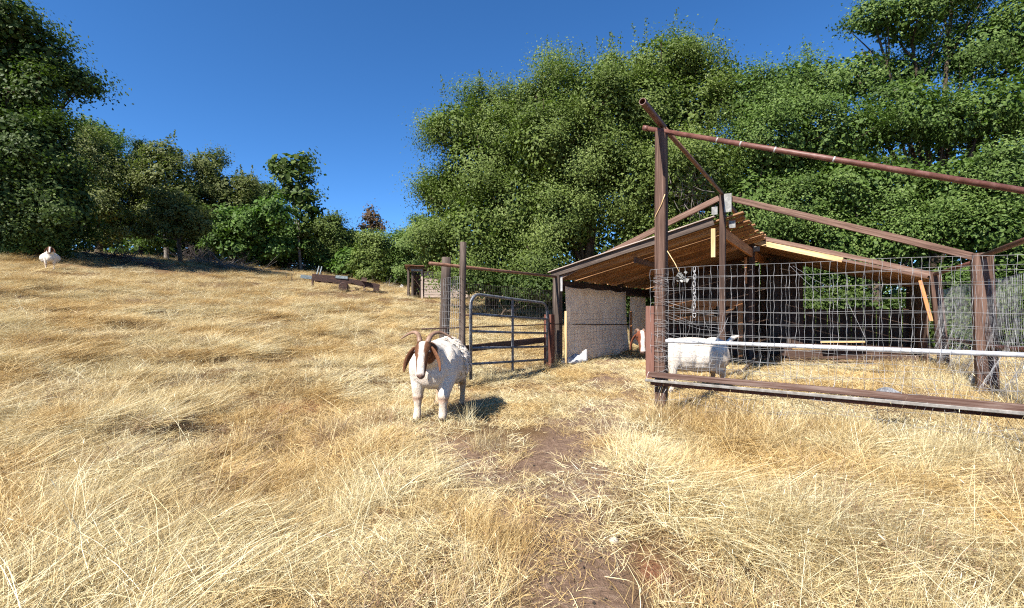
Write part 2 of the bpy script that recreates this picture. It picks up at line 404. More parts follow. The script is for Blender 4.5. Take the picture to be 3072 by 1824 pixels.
for nm, sel in (('ground', ~isp), ('dirt_path', isp)):
    f_ = Fq[sel]; used, inv = np.unique(f_, return_inverse=True)
    me = npmesh(nm, VV[used], inv.reshape(-1, 4), M['ground'], True)
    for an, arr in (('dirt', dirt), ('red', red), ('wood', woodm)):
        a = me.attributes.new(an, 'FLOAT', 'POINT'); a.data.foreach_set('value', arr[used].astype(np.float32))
    tag(mkobj(nm, me), kind='structure')

# ------------------------------------------------------------------ dry grass (instanced straw clumps)
def blades_mesh(name, seed, n, spread, Lr, lean, azim, droop, wid, mat, heads=0.0, curl=0.15):
    """n straw blades; lean = (min,max) angle from vertical in degrees; azim = (mean, spread) in degrees"""
    g = np.random.default_rng(seed); V = []; F4 = []; F3 = []; v4 = []; v3 = []
    ts = (0, .35, .7, 1.0)
    for i in range(n):
        r = spread * math.sqrt(g.random()); a = g.random() * 2 * math.pi
        p = np.array([r * math.cos(a), r * math.sin(a), -0.02])
        L = g.uniform(*Lr); th = R(g.uniform(*lean)); az = R(azim[0] + g.normal() * azim[1])
        d0 = np.array([math.sin(th) * math.cos(az), math.sin(th) * math.sin(az), math.cos(th)])
        side = np.array([-math.sin(az), math.cos(az), 0]); bend = g.normal() * curl
        w = wid * g.uniform(.6, 1.3); b = len(V); roll = g.uniform(-1, 1)
        sd_ = side * math.cos(roll) + np.array([0, 0, 1]) * math.sin(roll)
        for t in ts:
            q = p + d0 * L * t + np.array([math.cos(az), math.sin(az), 0]) * L * droop * t * t + np.array([0, 0, -1]) * L * droop * 0.6 * t * t + side * bend * L * t * t
            q[2] = max(q[2], -0.02 + 0.012 * g.random() + (0.03 * t))
            ww = w * (1 - .55 * t)
            if t < 1: V += [q - sd_ * ww / 2, q + sd_ * ww / 2]
            else: V.append(q)
        vv = float(np.clip(g.normal(.55, .30), 0, 1))
        F4 += [(b, b + 1, b + 3, b + 2), (b + 2, b + 3, b + 5, b + 4)]; F3.append((b + 4, b + 5, b + 6)); v4 += [vv, vv]; v3.append(vv)
        if g.random() < heads:
            b2 = len(V); q = V[b + 6]; dn = V[b + 6] - V[b + 4]; dn = dn / (np.linalg.norm(dn) + 1e-6)
            for s1, l1 in ((-1, .0), (1, .0), (1, .05), (-1, .05)): V.append(q + dn * l1 * .55 + sd_ * s1 * w * .62 - dn * .01)
            F4.append((b2, b2 + 1, b2 + 2, b2 + 3)); v4.append(min(1, vv + .2))
    me = bpy.data.meshes.new(name); me.from_pydata([tuple(q) for q in V], [], F4 + F3)
    a = me.attributes.new('var', 'FLOAT', 'FACE'); a.data.foreach_set('value', np.array(v4 + v3, np.float32))
    me.materials.append(mat); me.update(); return me
def scatter(name, meshes, pts, rot, scl, idx, label=None):
    """one stuff object: geometry nodes place the given blade meshes on its points"""
    col = bpy.data.collections.new(name + '_blades')
    for k, me in enumerate(meshes):
        col.objects.link(bpy.data.objects.new('straw_blades_%02d' % k if False else name + '_blades_' + 'abcdefghijkl'[k], me))
    me = bpy.data.meshes.new(name); me.vertices.add(len(pts)); me.vertices.foreach_set('co', np.asarray(pts, np.float32).ravel())
    a = me.attributes.new('rot', 'FLOAT_VECTOR', 'POINT'); a.data.foreach_set('vector', np.asarray(rot, np.float32).ravel())
    a = me.attributes.new('scl', 'FLOAT_VECTOR', 'POINT'); a.data.foreach_set('vector', np.asarray(scl, np.float32).ravel())
    a = me.attributes.new('idx', 'INT', 'POINT'); a.data.foreach_set('value', np.asarray(idx, np.int32))
    o = mkobj(name, me); o['kind'] = 'stuff'
    if label: o['label'] = label
    ng = bpy.data.node_groups.new(name, 'GeometryNodeTree')
    ng.interface.new_socket('Geometry', in_out='INPUT', socket_type='NodeSocketGeometry')
    ng.interface.new_socket('Geometry', in_out='OUTPUT', socket_type='NodeSocketGeometry')
    n = ng.nodes; l = ng.links
    gi = n.new('NodeGroupInput'); go = n.new('NodeGroupOutput'); ip = n.new('GeometryNodeInstanceOnPoints')
    ci = n.new('GeometryNodeCollectionInfo'); ci.inputs['Collection'].default_value = col
    ci.inputs['Separate Children'].default_value = True; ci.inputs['Reset Children'].default_value = True
    def na(nm, t):
        q = n.new('GeometryNodeInputNamedAttribute'); q.data_type = t; q.inputs['Name'].default_value = nm; return q.outputs['Attribute']
    e2r = n.new('FunctionNodeEulerToRotation'); l.new(na('rot', 'FLOAT_VECTOR'), e2r.inputs[0])
    l.new(gi.outputs[0], ip.inputs['Points']); l.new(ci.outputs[0], ip.inputs['Instance'])
    ip.inputs['Pick Instance'].default_value = True
    l.new(na('idx', 'INT'), ip.inputs['Instance Index']); l.new(e2r.outputs[0], ip.inputs['Rotation']); l.new(na('scl', 'FLOAT_VECTOR'), ip.inputs['Scale'])
    l.new(ip.outputs[0], go.inputs[0])
    md = o.modifiers.new('scatter', 'NODES'); md.node_group = ng
    return o
ST = M['straw']
LONG = [blades_mesh('lodged_%d' % k, 100 + k, 115, .20, (.10, .34), (48, 88), (0, 48), .20, .0026, ST, 0.02, .45) for k in range(4)]
MESSY = [blades_mesh('messy_%d' % k, 200 + k, 115, .18, (.07, .25), (20, 86), (0, 90), .25, .0026, ST, 0.0, .45) for k in range(3)]
TUFT = [blades_mesh('tuft_%d' % k, 300 + k, 90, .12, (.14, .38), (4, 42), (0, 60), .16, .0025, ST, 0.10, .2) for k in range(3)]
SHORT = [blades_mesh('short_%d' % k, 400 + k, 120, .18, (.03, .15), (50, 89), (0, 180), .05, .0029, ST, 0, .4) for k in range(3)]
STALK = [blades_mesh('stalk_%d' % k, 500 + k, 8, .14, (.25, .58), (5, 50), (0, 90), .12, .0030, ST, 0.4, .2) for k in range(2)]
gr = np.random.default_rng(77)
CLEARS = [(hit(1262, 905), 2.0), (hit(1262, 930), 1.6), (hit(1130, 885), 1.4), (hit(1030, 888), 1.8), (hit(960, 880), 1.2), (hit(640, 805), 2.6), (hit(380, 800), 2.4), (hit(545, 800), 2.0), (hit(840, 812), 1.5), (hit(152, 822), 1.3), (hit(1290, 1262), .45)]
def clearf(x, y):
    m = np.zeros_like(x)
    for h, r in CLEARS: m = np.maximum(m, np.exp(-((x - h.x) ** 2 + (y - h.y) ** 2) / (r * r)))
    return 1 - .9 * m
def treadf(x, y): return sstep(-1.15, -.55, x + .5 * (vnoise(x, y, .5, 40) - .5)) * (1 - sstep(.45, .95, x - .12 * (y - 2.5) + .5 * (vnoise(x, y, .5, 41) - .5))) * (1 - sstep(4.6, 6, y))
def flow(x, y):
    base = np.interp(x, [-6, -2.5, -.6, .6, 1.6, 3, 6], [14, 24, 12, -15, -52, -60, -50])
    return np.radians(base + (fbm(x, y, .95, 61, 2) - .5) * np.interp(x, [.8, 1.6], [215, 85]))
def rings(r0, r1, dens, half=1.35):
    n = int(dens * half * (r1 * r1 - r0 * r0)); r = np.sqrt(gr.uniform(r0 * r0, r1 * r1, n)); t = gr.uniform(-half, half, n)
    # sector around +Y
    return r * np.sin(t * .72), r * np.cos(t * .72)
allp = dict(meadow_grass=[[], [], [], []], grass_tufts=[[], [], [], []], straw_litter=[[], [], [], []])
def push(key, x, y, zoff, rot, scl, idx):
    A = allp[key]; A[0].append(np.stack([x, y, gz(x, y) + zoff], 1)); A[1].append(rot); A[2].append(scl); A[3].append(idx)
def rs(n, th, tilt=.12):
    return np.stack([gr.normal(0, tilt, n), gr.normal(0, tilt, n), th], 1)
def layer(key, x, y, keep, th, s0, idxmax, zs=None, zoff=0.0):
    k = gr.random(len(x)) < keep * (clearf(x, y) if key != 'straw_litter' else 1.0); x, y, th = x[k], y[k], th[k]; n = len(x)
    s = s0[k] if isinstance(s0, np.ndarray) else np.full(n, s0)
    s = s * gr.uniform(.75, 1.25, n); z = s * (zs[k] if isinstance(zs, np.ndarray) else 1.0) * gr.uniform(.7, 1.2, n)
    push(key, x, y, zoff, rs(n, th), np.stack([s, s, z], 1), gr.integers(0, idxmax, n))
ZONES = [(0.8, 3.2, 105, .92), (3.2, 6.0, 64, 1.02), (6, 11, 30, 1.3), (11, 20, 14, 1.75), (20, 48, 4.4, 2.5)]
for r0, r1, D, S in ZONES:
    ZS = 1.0 / S ** .75
    x, y = rings(r0, r1, D); u, v = uv(x, y); pen = penmask(x, y); pm_ = pathmask(x, y); yd = yardmask(x, y)
    wd_ = np.clip(sstep(9.4, 10.5, v) * sstep(-5.5, -3.5, u) + sstep(4.5, 6.5, u) * sstep(1, 2, v), 0, 1)
    open_ = (1 - np.clip(pen * 1.0 + yd * .9, 0, 1)) * (1 - wd_)
    right = sstep(.5, 1.1, x) * (1 - sstep(-.3, .1, v)); tread = treadf(x, y)
    patch = fbm(x, y, .9, 70, 2); hole = sstep(.36, .50, fbm(x, y, .50, 73, 2))
    lodge = sstep(.42, .58, fbm(x, y, 1.1, 71, 2)) * (1 - .75 * tread)
    th = flow(x, y)
    layer('meadow_grass', x, y, open_ * (1 - pm_) * (.30 + .70 * lodge) * .8 * (1 - .9 * tread) * hole, th, S * (.8 + .4 * patch), 4, np.full(len(x), ZS))
    x, y = rings(r0, r1, D); pm_ = pathmask(x, y); u, v = uv(x, y); pen = penmask(x, y); yd = yardmask(x, y)
    op = (1 - np.clip(pen + yd, 0, 1)) * (1 - np.clip(sstep(9.4, 10.5, v) * sstep(-5.5, -3.5, u) + sstep(4.5, 6.5, u) * sstep(1, 2, v), 0, 1))
    th = flow(x, y) + gr.normal(0, .9, len(x)); tread = treadf(x, y); hole = sstep(.36, .50, fbm(x, y, .50, 73, 2))
    layer('meadow_grass', x, y, op * (1 - pm_) * .62 * (1 - .72 * tread) * (.15 + .85 * hole), th, S * .95, 3, np.full(len(x), ZS))
    allp['meadow_grass'][3][-1] += 4
    # tufts
    x, y = rings(r0, r1, D); pm_ = pathmask(x, y); u, v = uv(x, y); pen = penmask(x, y); yd = yardmask(x, y)
    tuft = sstep(.52, .66, fbm(x, y, .8, 81, 2)); right = sstep(.55, 1.2, x) * (1 - sstep(-.2, .1, v))
    fence = np.exp(-((v + .25) / .35) ** 2) * sstep(-.05, .3, u)
    gateside = np.exp(-((u + 2.78) / .18) ** 2) * sstep(.1, .5, v) * (1 - sstep(7.5, 8.5, v))
    rfence = np.exp(-((u - 2.6) / .5) ** 2) * sstep(.5, 1, v) * (1 - sstep(6, 7, v))
    op = (1 - np.clip(pen * 1.2 + yd, 0, 1)) * (1 - np.clip(sstep(9.4, 10.5, v) * sstep(-5.5, -3.5, u) + sstep(4.5, 6.5, u) * sstep(1, 2, v), 0, 1))
    tread = treadf(x, y)
    tp = np.exp(-((x - (-.36)) / .28) ** 2 - ((y - 3.35) / .45) ** 2) + .7 * np.exp(-((x - .05) / .12) ** 2 - ((y - 2.2) / .3) ** 2)
    keep = np.clip(op * (1 - pm_) * (.08 + .30 * tuft + .16 * right) * (1 - .9 * tread) + .8 * fence + .75 * gateside + .8 * rfence + .9 * tp * (1 - pm_), 0, 1)
    layer('grass_tufts', x, y, keep, flow(x, y) + gr.normal(0, .6, len(x)), S * (.62 + .06 * right + .1 * fence), 3, np.full(len(x), ZS))
    k2 = np.clip(.08 * op * (1 - pm_) * (1 - .7 * tread) + .10 * right + .25 * fence + .35 * gateside + .25 * rfence, 0, 1) * .6
    layer('grass_tufts', x, y, k2, gr.uniform(0, 6.28, len(x)), S * .75, 2, np.full(len(x), ZS))
    allp['grass_tufts'][3][-1] += 3
    # short litter everywhere, the only cover in pen and yard
    if r0 < 20:
        x, y = rings(r0, r1, D * 1.9); pm_ = pathmask(x, y); u, v = uv(x, y)
        wd_ = np.clip(sstep(9.4, 10.2, v) * sstep(-5.5, -3.5, u) + sstep(4.5, 6, u) * sstep(1, 2, v), 0, 1)
        inshed = sstep(5.9, 6.5, v) * sstep(-3, -2.7, u) * (1 - sstep(3, 3.3, u))
        bare = sstep(.56, .68, fbm(x, y, .7, 90, 2)) * .55
        layer('straw_litter', x, y, (1 - .60 * pm_) * (1 - wd_) * (.4 + .6 * sstep(.36, .50, fbm(x, y, .50, 73, 2))) * (1 - .9 * inshed) * (1 - bare) * (1 - .45 * treadf(x, y)), gr.uniform(0, 6.28, len(x)), S * .95, 3, np.full(len(x), ZS))
mw = M['straw'].copy(); mw.name = 'weed'; M['weed'] = mw
for nd in mw.node_tree.nodes:
    if nd.type == 'VALTORGB':
        for e_, c_ in zip(nd.color_ramp.elements, ((.06, .032, .018), (.14, .078, .042), (.24, .15, .085), (.38, .27, .17))): e_.color = (*c_, 1)
WEED = [blades_mesh('weed_%d' % k, 600 + k, 60, .14, (.05, .24), (5, 85), (0, 100), .1, .0034, mw, 0.3, .6) for k in range(3)]
allp['dead_weeds'] = [[], [], [], []]
for r0, r1, D, S in ZONES[:4]:
    x, y = rings(r0, r1, D * .5); pm_ = pathmask(x, y); pen = penmask(x, y); yd = yardmask(x, y); u, v = uv(x, y)
    wp = sstep(.60, .72, fbm(x, y, .6, 120, 2)); op = (1 - np.clip(pen + yd, 0, 1)) * (1 - np.clip(sstep(9.4, 10.5, v) * sstep(-5.5, -3.5, u) + sstep(4.5, 6.5, u) * sstep(1, 2, v), 0, 1))
    layer('dead_weeds', x, y, op * (1 - pm_) * (.03 + .75 * wp), gr.uniform(0, 6.28, len(x)), S * .9, 3, np.full(len(x), 1 / S ** .75))
for key, ms in (('dead_weeds', WEED), ('meadow_grass', LONG + MESSY), ('grass_tufts', TUFT + STALK), ('straw_litter', SHORT)):
    A = [np.concatenate(q) for q in allp[key]]
    scatter(key, ms, A[0], A[1], A[2], A[3])
    print(key, len(A[0]))

# ------------------------------------------------------------------ trees
LEAF_TRIS = [0]
def sample_dirs(g, n):
    d = g.normal(size=(n, 3)); return d / np.linalg.norm(d, axis=1, keepdims=True)
def crown_mesh(name, seed, lobes, leaf, lai, mat, clr, gap=.55, vmean=.5, sprigs=0, sun=(-.45, -.55, .7)):
    """lobes: (center, (rx,ry,rz)); leaf quads in clusters on each lobe's shell"""
    g = np.random.default_rng(seed); C = []; NRM = []; VAR = []; SZ = []
    ll, lw = leaf; la = ll * lw * .5 * .5
    for c, rad in lobes:
        c = np.array(c); rad = np.array(rad); area = math.pi * rad[0] * rad[2]
        n = int(lai * area / la); clr_ = clr * 1.45; ncl = max(6, int(1.75 * area / (math.pi * clr_ * clr_)))
        d = sample_dirs(g, ncl); rr = g.uniform(gap, 1.04, ncl) ** .8
        cc = c + d * rr[:, None] * rad; cv = g.normal(0, .16, ncl)
        csz = g.uniform(.5, 1.3, ncl) * clr_
        k = g.choice(ncl, n, p=csz ** 2 / (csz ** 2).sum()); off = g.normal(size=(n, 3)) * csz[k][:, None] * np.array([.60, .60, .44])
        C.append(cc[k] + off); nn = d[k] * .8 + off / (csz[k][:, None] + 1e-6) * .35 + np.array([0, 0, .55]); NRM.append(nn)
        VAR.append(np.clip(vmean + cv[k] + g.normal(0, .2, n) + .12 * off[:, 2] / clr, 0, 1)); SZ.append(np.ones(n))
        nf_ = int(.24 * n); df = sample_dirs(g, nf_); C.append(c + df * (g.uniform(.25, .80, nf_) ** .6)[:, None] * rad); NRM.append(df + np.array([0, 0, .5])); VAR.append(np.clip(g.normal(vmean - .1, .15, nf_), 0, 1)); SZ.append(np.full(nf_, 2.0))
        for q in range(int(sprigs * max(1, rad[0]))):
            a = g.uniform(0, 6.28); e = g.uniform(.35, 1.3); dd = np.array([math.cos(a) * math.cos(e), math.sin(a) * math.cos(e), math.sin(e)])
            base = c + dd * rad * .95; up = dd * .5 + np.array([0, 0, 1.0]); up /= np.linalg.norm(up); Ls = g.uniform(.4, 1.1) * clr * 2.0
            m_ = int(40 * Ls / .8); t = g.random(m_); C.append(base + up * (t * Ls)[:, None] + g.normal(size=(m_, 3)) * (.20 * clr * (1.15 - t))[:, None])
            NRM.append(g.normal(size=(m_, 3)) + np.array([0, 0, .4])); VAR.append(np.clip(g.normal(vmean + .05, .2, m_), 0, 1)); SZ.append(np.ones(m_))
    C = np.concatenate(C); Nn = np.concatenate(NRM); VAR = np.concatenate(VAR); n = len(C)
    Nn = Nn / np.linalg.norm(Nn, axis=1, keepdims=True) + g.normal(size=(n, 3)) * .42
    Nn /= np.linalg.norm(Nn, axis=1, keepdims=True)
    A = np.cross(Nn, sample_dirs(g, n)); A /= np.linalg.norm(A, axis=1, keepdims=True) + 1e-9; B = np.cross(Nn, A)
    s = (g.uniform(.7, 1.3, n) * np.concatenate(SZ))[:, None]
    V = np.empty((n, 4, 3)); V[:, 0] = C - A * ll / 2 * s; V[:, 1] = C + B * lw / 2 * s + A * ll * .05; V[:, 2] = C + A * ll / 2 * s - Nn * ll * .12; V[:, 3] = C - B * lw / 2 * s + A * ll * .05
    LEAF_TRIS[0] += 2 * n
    return npmesh(name, V.reshape(-1, 3), np.arange(4 * n).reshape(-1, 4), mat, False, VAR)
def bez(p, q, sag, n=6):
    p, q = Vector(p), Vector(q); m_ = (p + q) / 2 + Vector(sag)
    return [(p * (1 - t) ** 2 + m_ * 2 * t * (1 - t) + q * t * t) for t in [i / n for i in range(n + 1)]]
def trunk_mb(base, lobes, seed, r0, fork=.45, twigs=3):
    g = random.Random(seed); mb = MB(); cs = [Vector(c) for c, _ in lobes]; top = sum(cs, Vector()) / len(cs)
    base = Vector(base); f = base.lerp(top, fork) + Vector((g.uniform(-.3, .3), g.uniform(-.2, .2), 0))
    f.x = base.x + (f.x - base.x) * .7
    mb.tube(bez(base - Vector((0, 0, .2)), f, (g.uniform(-.25, .25), 0, 0)), [r0 * (1.25 if i == 0 else 1 - .07 * i) for i in range(7)], 9)
    for (c, rad) in lobes:
        c = Vector(c); s = f.lerp(base, g.uniform(0, .35)); rl = r0 * g.uniform(.3, .5)
        pts = bez(s, c, (g.uniform(-.4, .4), g.uniform(-.4, .4), -g.uniform(0, .5))); mb.tube(pts, [rl * (1 - .12 * i) for i in range(7)], 6)
        for k in range(twigs):
            d = Vector((g.gauss(0, 1), g.gauss(0, 1), g.gauss(.2, 1))).normalized(); e = c + Vector((d.x * rad[0], d.y * rad[1], d.z * rad[2])) * .92
            mb.tube(bez(c.lerp(s, g.uniform(0, .3)), e, (g.uniform(-.2, .2), g.uniform(-.2, .2), g.uniform(-.1, .25)), 4), [rl * .38, rl * .3, rl * .22, rl * .15, rl * .07], 4)
    return mb
def lob(px, py, rx, ry, Z, dr=None):
    if 1200 < px < 2500 and 15 < Z < 21 and py < 340: py += 16
    c = P(px, py, Z); sx = Z / FPX; return (tuple(c), (rx * sx, (dr if dr else (rx + ry) * .5 * sx), ry * sx))
def tree(name, seed, base, lobes, label, cat='tree', group=None, leaf=(.078, .046), lai=1.55, mat='oak_leaf', clr=.42, r0=.2, bark='bark', gap=.55, fork=.45, twigs=3, vmean=.5, sprigs=0, nm_trunk='trunk', dz=.0):
    g = random.Random(seed)
    lobes = [((c[0], c[1] + g.uniform(-1, 1) * dz, c[2]), r) for c, r in lobes]
    t = empty(name, base, label, cat, group)
    mkobj('crown', crown_mesh('crown', seed, lobes, leaf, lai, M[mat], clr, gap, vmean, sprigs), t)
    trunk_mb(base, lobes, seed + 1, r0, fork, twigs).obj(nm_trunk, M[bark], t, True)
    return t
OAKS = 'live oaks behind the goat shelter'
FAR = 'trees along the far edge of the meadow'
def gp(px, Z): x = (px - 1536) / FPX * Z; return ground_pt(x, Z)
# the tall oak wall on the right
Z = 19
tree('oak_tree', 1, gp(1480, 19.5), [lob(*q) for q in [(1375, 400, 100, 85, 19), (1465, 315, 95, 90, 19.5), (1345, 600, 88, 95, 19), (1305, 735, 72, 95, 19), (1430, 510, 115, 120, 18.5), (1430, 690, 120, 120, 18), (1560, 610, 120, 150, 18), (1540, 790, 130, 75, 17.5), (1400, 815, 110, 50, 18), (1510, 440, 95, 100, 19.5), (1290, 560, 45, 45, 19.5)]],
     'rounded live oak at the left end of the tall oak row, beside open sky', group=OAKS, sprigs=5, r0=.3, dz=.6, fork=.35)
tree('oak_tree', 2, gp(1780, 18.5), [lob(*q) for q in [(1600, 300, 100, 100, 18.5), (1690, 235, 110, 95, 18), (1640, 440, 130, 130, 17.5), (1800, 310, 125, 120, 17.5), (1760, 480, 150, 130, 17), (1700, 640, 130, 130, 17), (1640, 790, 110, 70, 17), (1830, 210, 70, 60, 18)]],
     'pale green live oak between the round left oak and the tall front post', group=OAKS, sprigs=6, r0=.3, dz=.6, fork=.35)
tree('oak_tree', 3, gp(2020, 18), [lob(*q) for q in [(1960, 190, 95, 85, 18), (2055, 170, 90, 80, 18), (1930, 340, 130, 120, 17.5), (2070, 330, 120, 130, 17.5), (1900, 540, 130, 140, 17), (2060, 540, 140, 140, 16.5), (2140, 260, 70, 80, 18), (1960, 720, 140, 120, 17), (2120, 720, 120, 110, 16.5)]],
     'twin-topped live oak rising directly above the tall front post', group=OAKS, sprigs=6, r0=.32, dz=.6, fork=.35)
tree('oak_tree', 4, gp(2330, 17), [lob(*q) for q in [(2235, 310, 90, 90, 17), (2330, 275, 100, 90, 17), (2440, 245, 95, 85, 17), (2290, 450, 140, 130, 16.5), (2450, 420, 130, 130, 16.5), (2240, 620, 120, 130, 16), (2400, 620, 140, 130, 15.5), (2330, 780, 120, 90, 16)]],
     'broad live oak above the shelter ridge, between the twin-topped oak and the tallest oak', group=OAKS, mat='oak_leaf_green', sprigs=5, r0=.3, dz=.6, fork=.35)
tree('oak_tree', 5, gp(2800, 18), [lob(*q) for q in [(2625, 45, 80, 60, 17), (2740, 50, 110, 80, 17), (2590, 215, 85, 75, 17), (2740, 215, 110, 75, 17.5), (2880, -60, 150, 110, 17), (2945, 120, 120, 85, 17), (2660, 360, 130, 110, 16.5), (2840, 370, 110, 90, 16.5), (2990, 310, 110, 110, 16), (3090, 60, 100, 160, 16.5), (3130, 260, 90, 140, 16)]],
     'tallest live oak at the right, its top running out of the picture', group=OAKS, mat='oak_leaf_green', sprigs=4, r0=.34, leaf=(.095, .058), dz=.5, clr=.38, fork=.4, lai=1.3)
tree('oak_tree', 6, gp(2620, 15), [lob(*q) for q in [(2560, 560, 120, 110, 15), (2690, 560, 130, 110, 14.8), (2520, 720, 120, 90, 15.5), (2660, 720, 130, 90, 15), (2790, 680, 110, 100, 14.5), (2580, 800, 130, 45, 15.5)]],
     'low leafy live oak just behind the right half of the shelter roof', group=OAKS, mat='oak_leaf_green', sprigs=3, r0=.22, dz=.4, clr=.36, fork=.5)
tree('oak_tree', 7, gp(2960, 13.5), [lob(*q) for q in [(2860, 560, 110, 100, 14), (2980, 540, 120, 110, 13.5), (3090, 560, 100, 130, 13), (2930, 700, 120, 90, 13.5), (3060, 740, 110, 100, 13), (2880, 820, 110, 60, 14), (3040, 880, 110, 60, 13.2)]],
     'green live oak at the right edge, below the tallest oak and above the pen posts', group=OAKS, mat='oak_leaf_green', sprigs=3, r0=.22, dz=.4, clr=.36, fork=.5)
# dark undergrowth behind the shelter
def bush(name, seed, base, lobes, label, mat='dark_leaf', **kw):
    return tree(name, seed, base, lobes, label, 'bush', kw.pop('group', None), mat=mat, r0=kw.pop('r0', .06), fork=.3, twigs=kw.pop('twigs', 4), nm_trunk='stem', **kw)
UND = 'undergrowth bushes behind the shelter'
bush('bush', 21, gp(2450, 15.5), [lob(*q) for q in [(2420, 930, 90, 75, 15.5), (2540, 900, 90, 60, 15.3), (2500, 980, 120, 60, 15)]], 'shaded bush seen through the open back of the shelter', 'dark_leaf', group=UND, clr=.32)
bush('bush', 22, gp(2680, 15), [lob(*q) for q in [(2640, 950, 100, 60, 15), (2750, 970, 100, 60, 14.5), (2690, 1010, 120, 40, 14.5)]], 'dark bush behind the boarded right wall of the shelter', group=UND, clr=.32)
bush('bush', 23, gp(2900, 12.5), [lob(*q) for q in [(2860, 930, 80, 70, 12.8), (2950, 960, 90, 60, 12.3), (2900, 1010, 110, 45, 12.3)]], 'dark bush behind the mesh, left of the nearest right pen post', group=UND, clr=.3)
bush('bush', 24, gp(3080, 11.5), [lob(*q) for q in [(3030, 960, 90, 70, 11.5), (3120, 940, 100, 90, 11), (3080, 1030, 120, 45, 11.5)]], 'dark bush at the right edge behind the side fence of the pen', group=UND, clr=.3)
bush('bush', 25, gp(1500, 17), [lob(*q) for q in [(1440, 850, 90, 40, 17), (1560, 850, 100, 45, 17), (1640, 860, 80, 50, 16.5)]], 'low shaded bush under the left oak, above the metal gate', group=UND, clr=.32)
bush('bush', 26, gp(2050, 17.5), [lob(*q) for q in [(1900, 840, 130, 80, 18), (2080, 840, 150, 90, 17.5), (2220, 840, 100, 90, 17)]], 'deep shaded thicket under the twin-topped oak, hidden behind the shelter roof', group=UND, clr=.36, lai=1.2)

# left tree line, bases found where the photograph shows them
def ltree(name, seed, bpx, bpy_, lobes, label, **kw):
    kw['lai'] = kw.get('lai', 1.5) * 1.25; lobes = [(q[0], q[1], q[2] * 1.18, q[3] * 1.15) + tuple(q[4:]) for q in lobes]
    b = hit(bpx, bpy_); Zb = b.y * kw.pop('zf', 1.0)
    b = ground_pt(b.x / b.y * Zb, Zb)
    return tree(name, seed, b, [lob(q[0], q[1], q[2], q[3], Zb + (q[4] if len(q) > 4 else 0)) for q in lobes], label, group=kw.pop('group', FAR), **kw)
ltree('broadleaf_tree', 31, 60, 758, [(20, 130, 110, 90), (110, 100, 60, 70), (150, 190, 75, 75), (215, 230, 55, 45), (40, 250, 120, 70), (180, 300, 70, 50), (60, 380, 110, 70, 1), (-80, 200, 120, 160), (-60, 400, 120, 120)],
      'tallest dark broadleaf tree at the left edge, under open sky', mat='dark_leaf', leaf=(.15, .10), clr=.55, r0=.34, lai=1.2, dz=1.5, vmean=.6, gap=.45, twigs=5)
ltree('broadleaf_tree', 32, 100, 762, [(30, 430, 110, 100), (30, 520, 110, 90), (130, 440, 80, 90), (110, 540, 90, 90), (60, 600, 120, 90), (170, 600, 80, 100), (-70, 560, 100, 130), (120, 690, 110, 50)],
      'dense dark evergreen mass below the tallest tree at the left edge', mat='dark_leaf', leaf=(.14, .09), clr=.5, r0=.3, lai=1.5, zf=.93, dz=.6)
ltree('oak_tree', 33, 290, 745, [(270, 480, 75, 75), (330, 500, 45, 60), (260, 590, 70, 70), (330, 610, 60, 60), (300, 690, 60, 50), (240, 420, 35, 40)],
      'pale yellow-green oak beside the dark evergreen mass', mat='olive_leaf', leaf=(.15, .09), clr=.5, r0=.24, lai=1.2, zf=1.15, dz=1)
ltree('broadleaf_tree', 34, 300, 742, [(280, 395, 55, 25), (330, 430, 35, 40), (250, 385, 30, 20)],
      'thin high tree top showing just above the pale yellow-green oak', mat='oak_leaf_green', leaf=(.17, .10), clr=.45, r0=.2, lai=.9, zf=1.35, sprigs=2)
ltree('pine_tree', 35, 420, 748, [(418, 440, 16, 22), (416, 480, 28, 28), (414, 530, 38, 35), (412, 590, 45, 45), (410, 660, 48, 50)],
      'dark pointed conifer between two pale oaks on the left', mat='pine_leaf', leaf=(.17, .06), clr=.4, r0=.2, lai=1.3, zf=1.3, fork=.6)
ltree('oak_tree', 36, 500, 750, [(490, 460, 55, 40), (500, 530, 65, 60), (440, 560, 40, 50), (540, 590, 50, 50), (470, 640, 60, 50)],
      'light crowned oak with a loose rounded top, left of centre of the far trees', mat='olive_leaf', leaf=(.14, .085), clr=.4, r0=.2, lai=1.0, zf=1.18, sprigs=3, bark='pale_bark', gap=.4)
ltree('oak_tree', 37, 541, 792, [(470, 655, 70, 32), (560, 640, 70, 32), (520, 600, 60, 35), (430, 690, 40, 25), (600, 680, 45, 30), (530, 690, 60, 28)],
      'small spreading oak with a bare leaning trunk standing alone in the meadow', mat='olive_leaf', leaf=(.12, .075), clr=.32, r0=.16, lai=.95, bark='bark', fork=.62, gap=.3, twigs=6, group=None)
ltree('oak_tree', 38, 640, 770, [(625, 490, 45, 35), (620, 550, 55, 45), (680, 570, 55, 45), (590, 620, 50, 50), (700, 620, 60, 50), (640, 660, 70, 45), (740, 560, 35, 40)],
      'brownish green oak with a ragged peak behind the small spreading oak', mat='olive_leaf', leaf=(.14, .09), clr=.42, r0=.24, lai=1.2, zf=1.12, sprigs=3, vmean=.4)
ltree('oak_tree', 39, 790, 772, [(795, 580, 38, 38), (800, 640, 45, 45), (760, 600, 30, 40), (800, 700, 50, 50)],
      'round topped grey green oak behind the bright broadleaf trees', mat='oak_leaf', leaf=(.15, .09), clr=.4, r0=.2, lai=1.2, zf=1.25, vmean=.35)
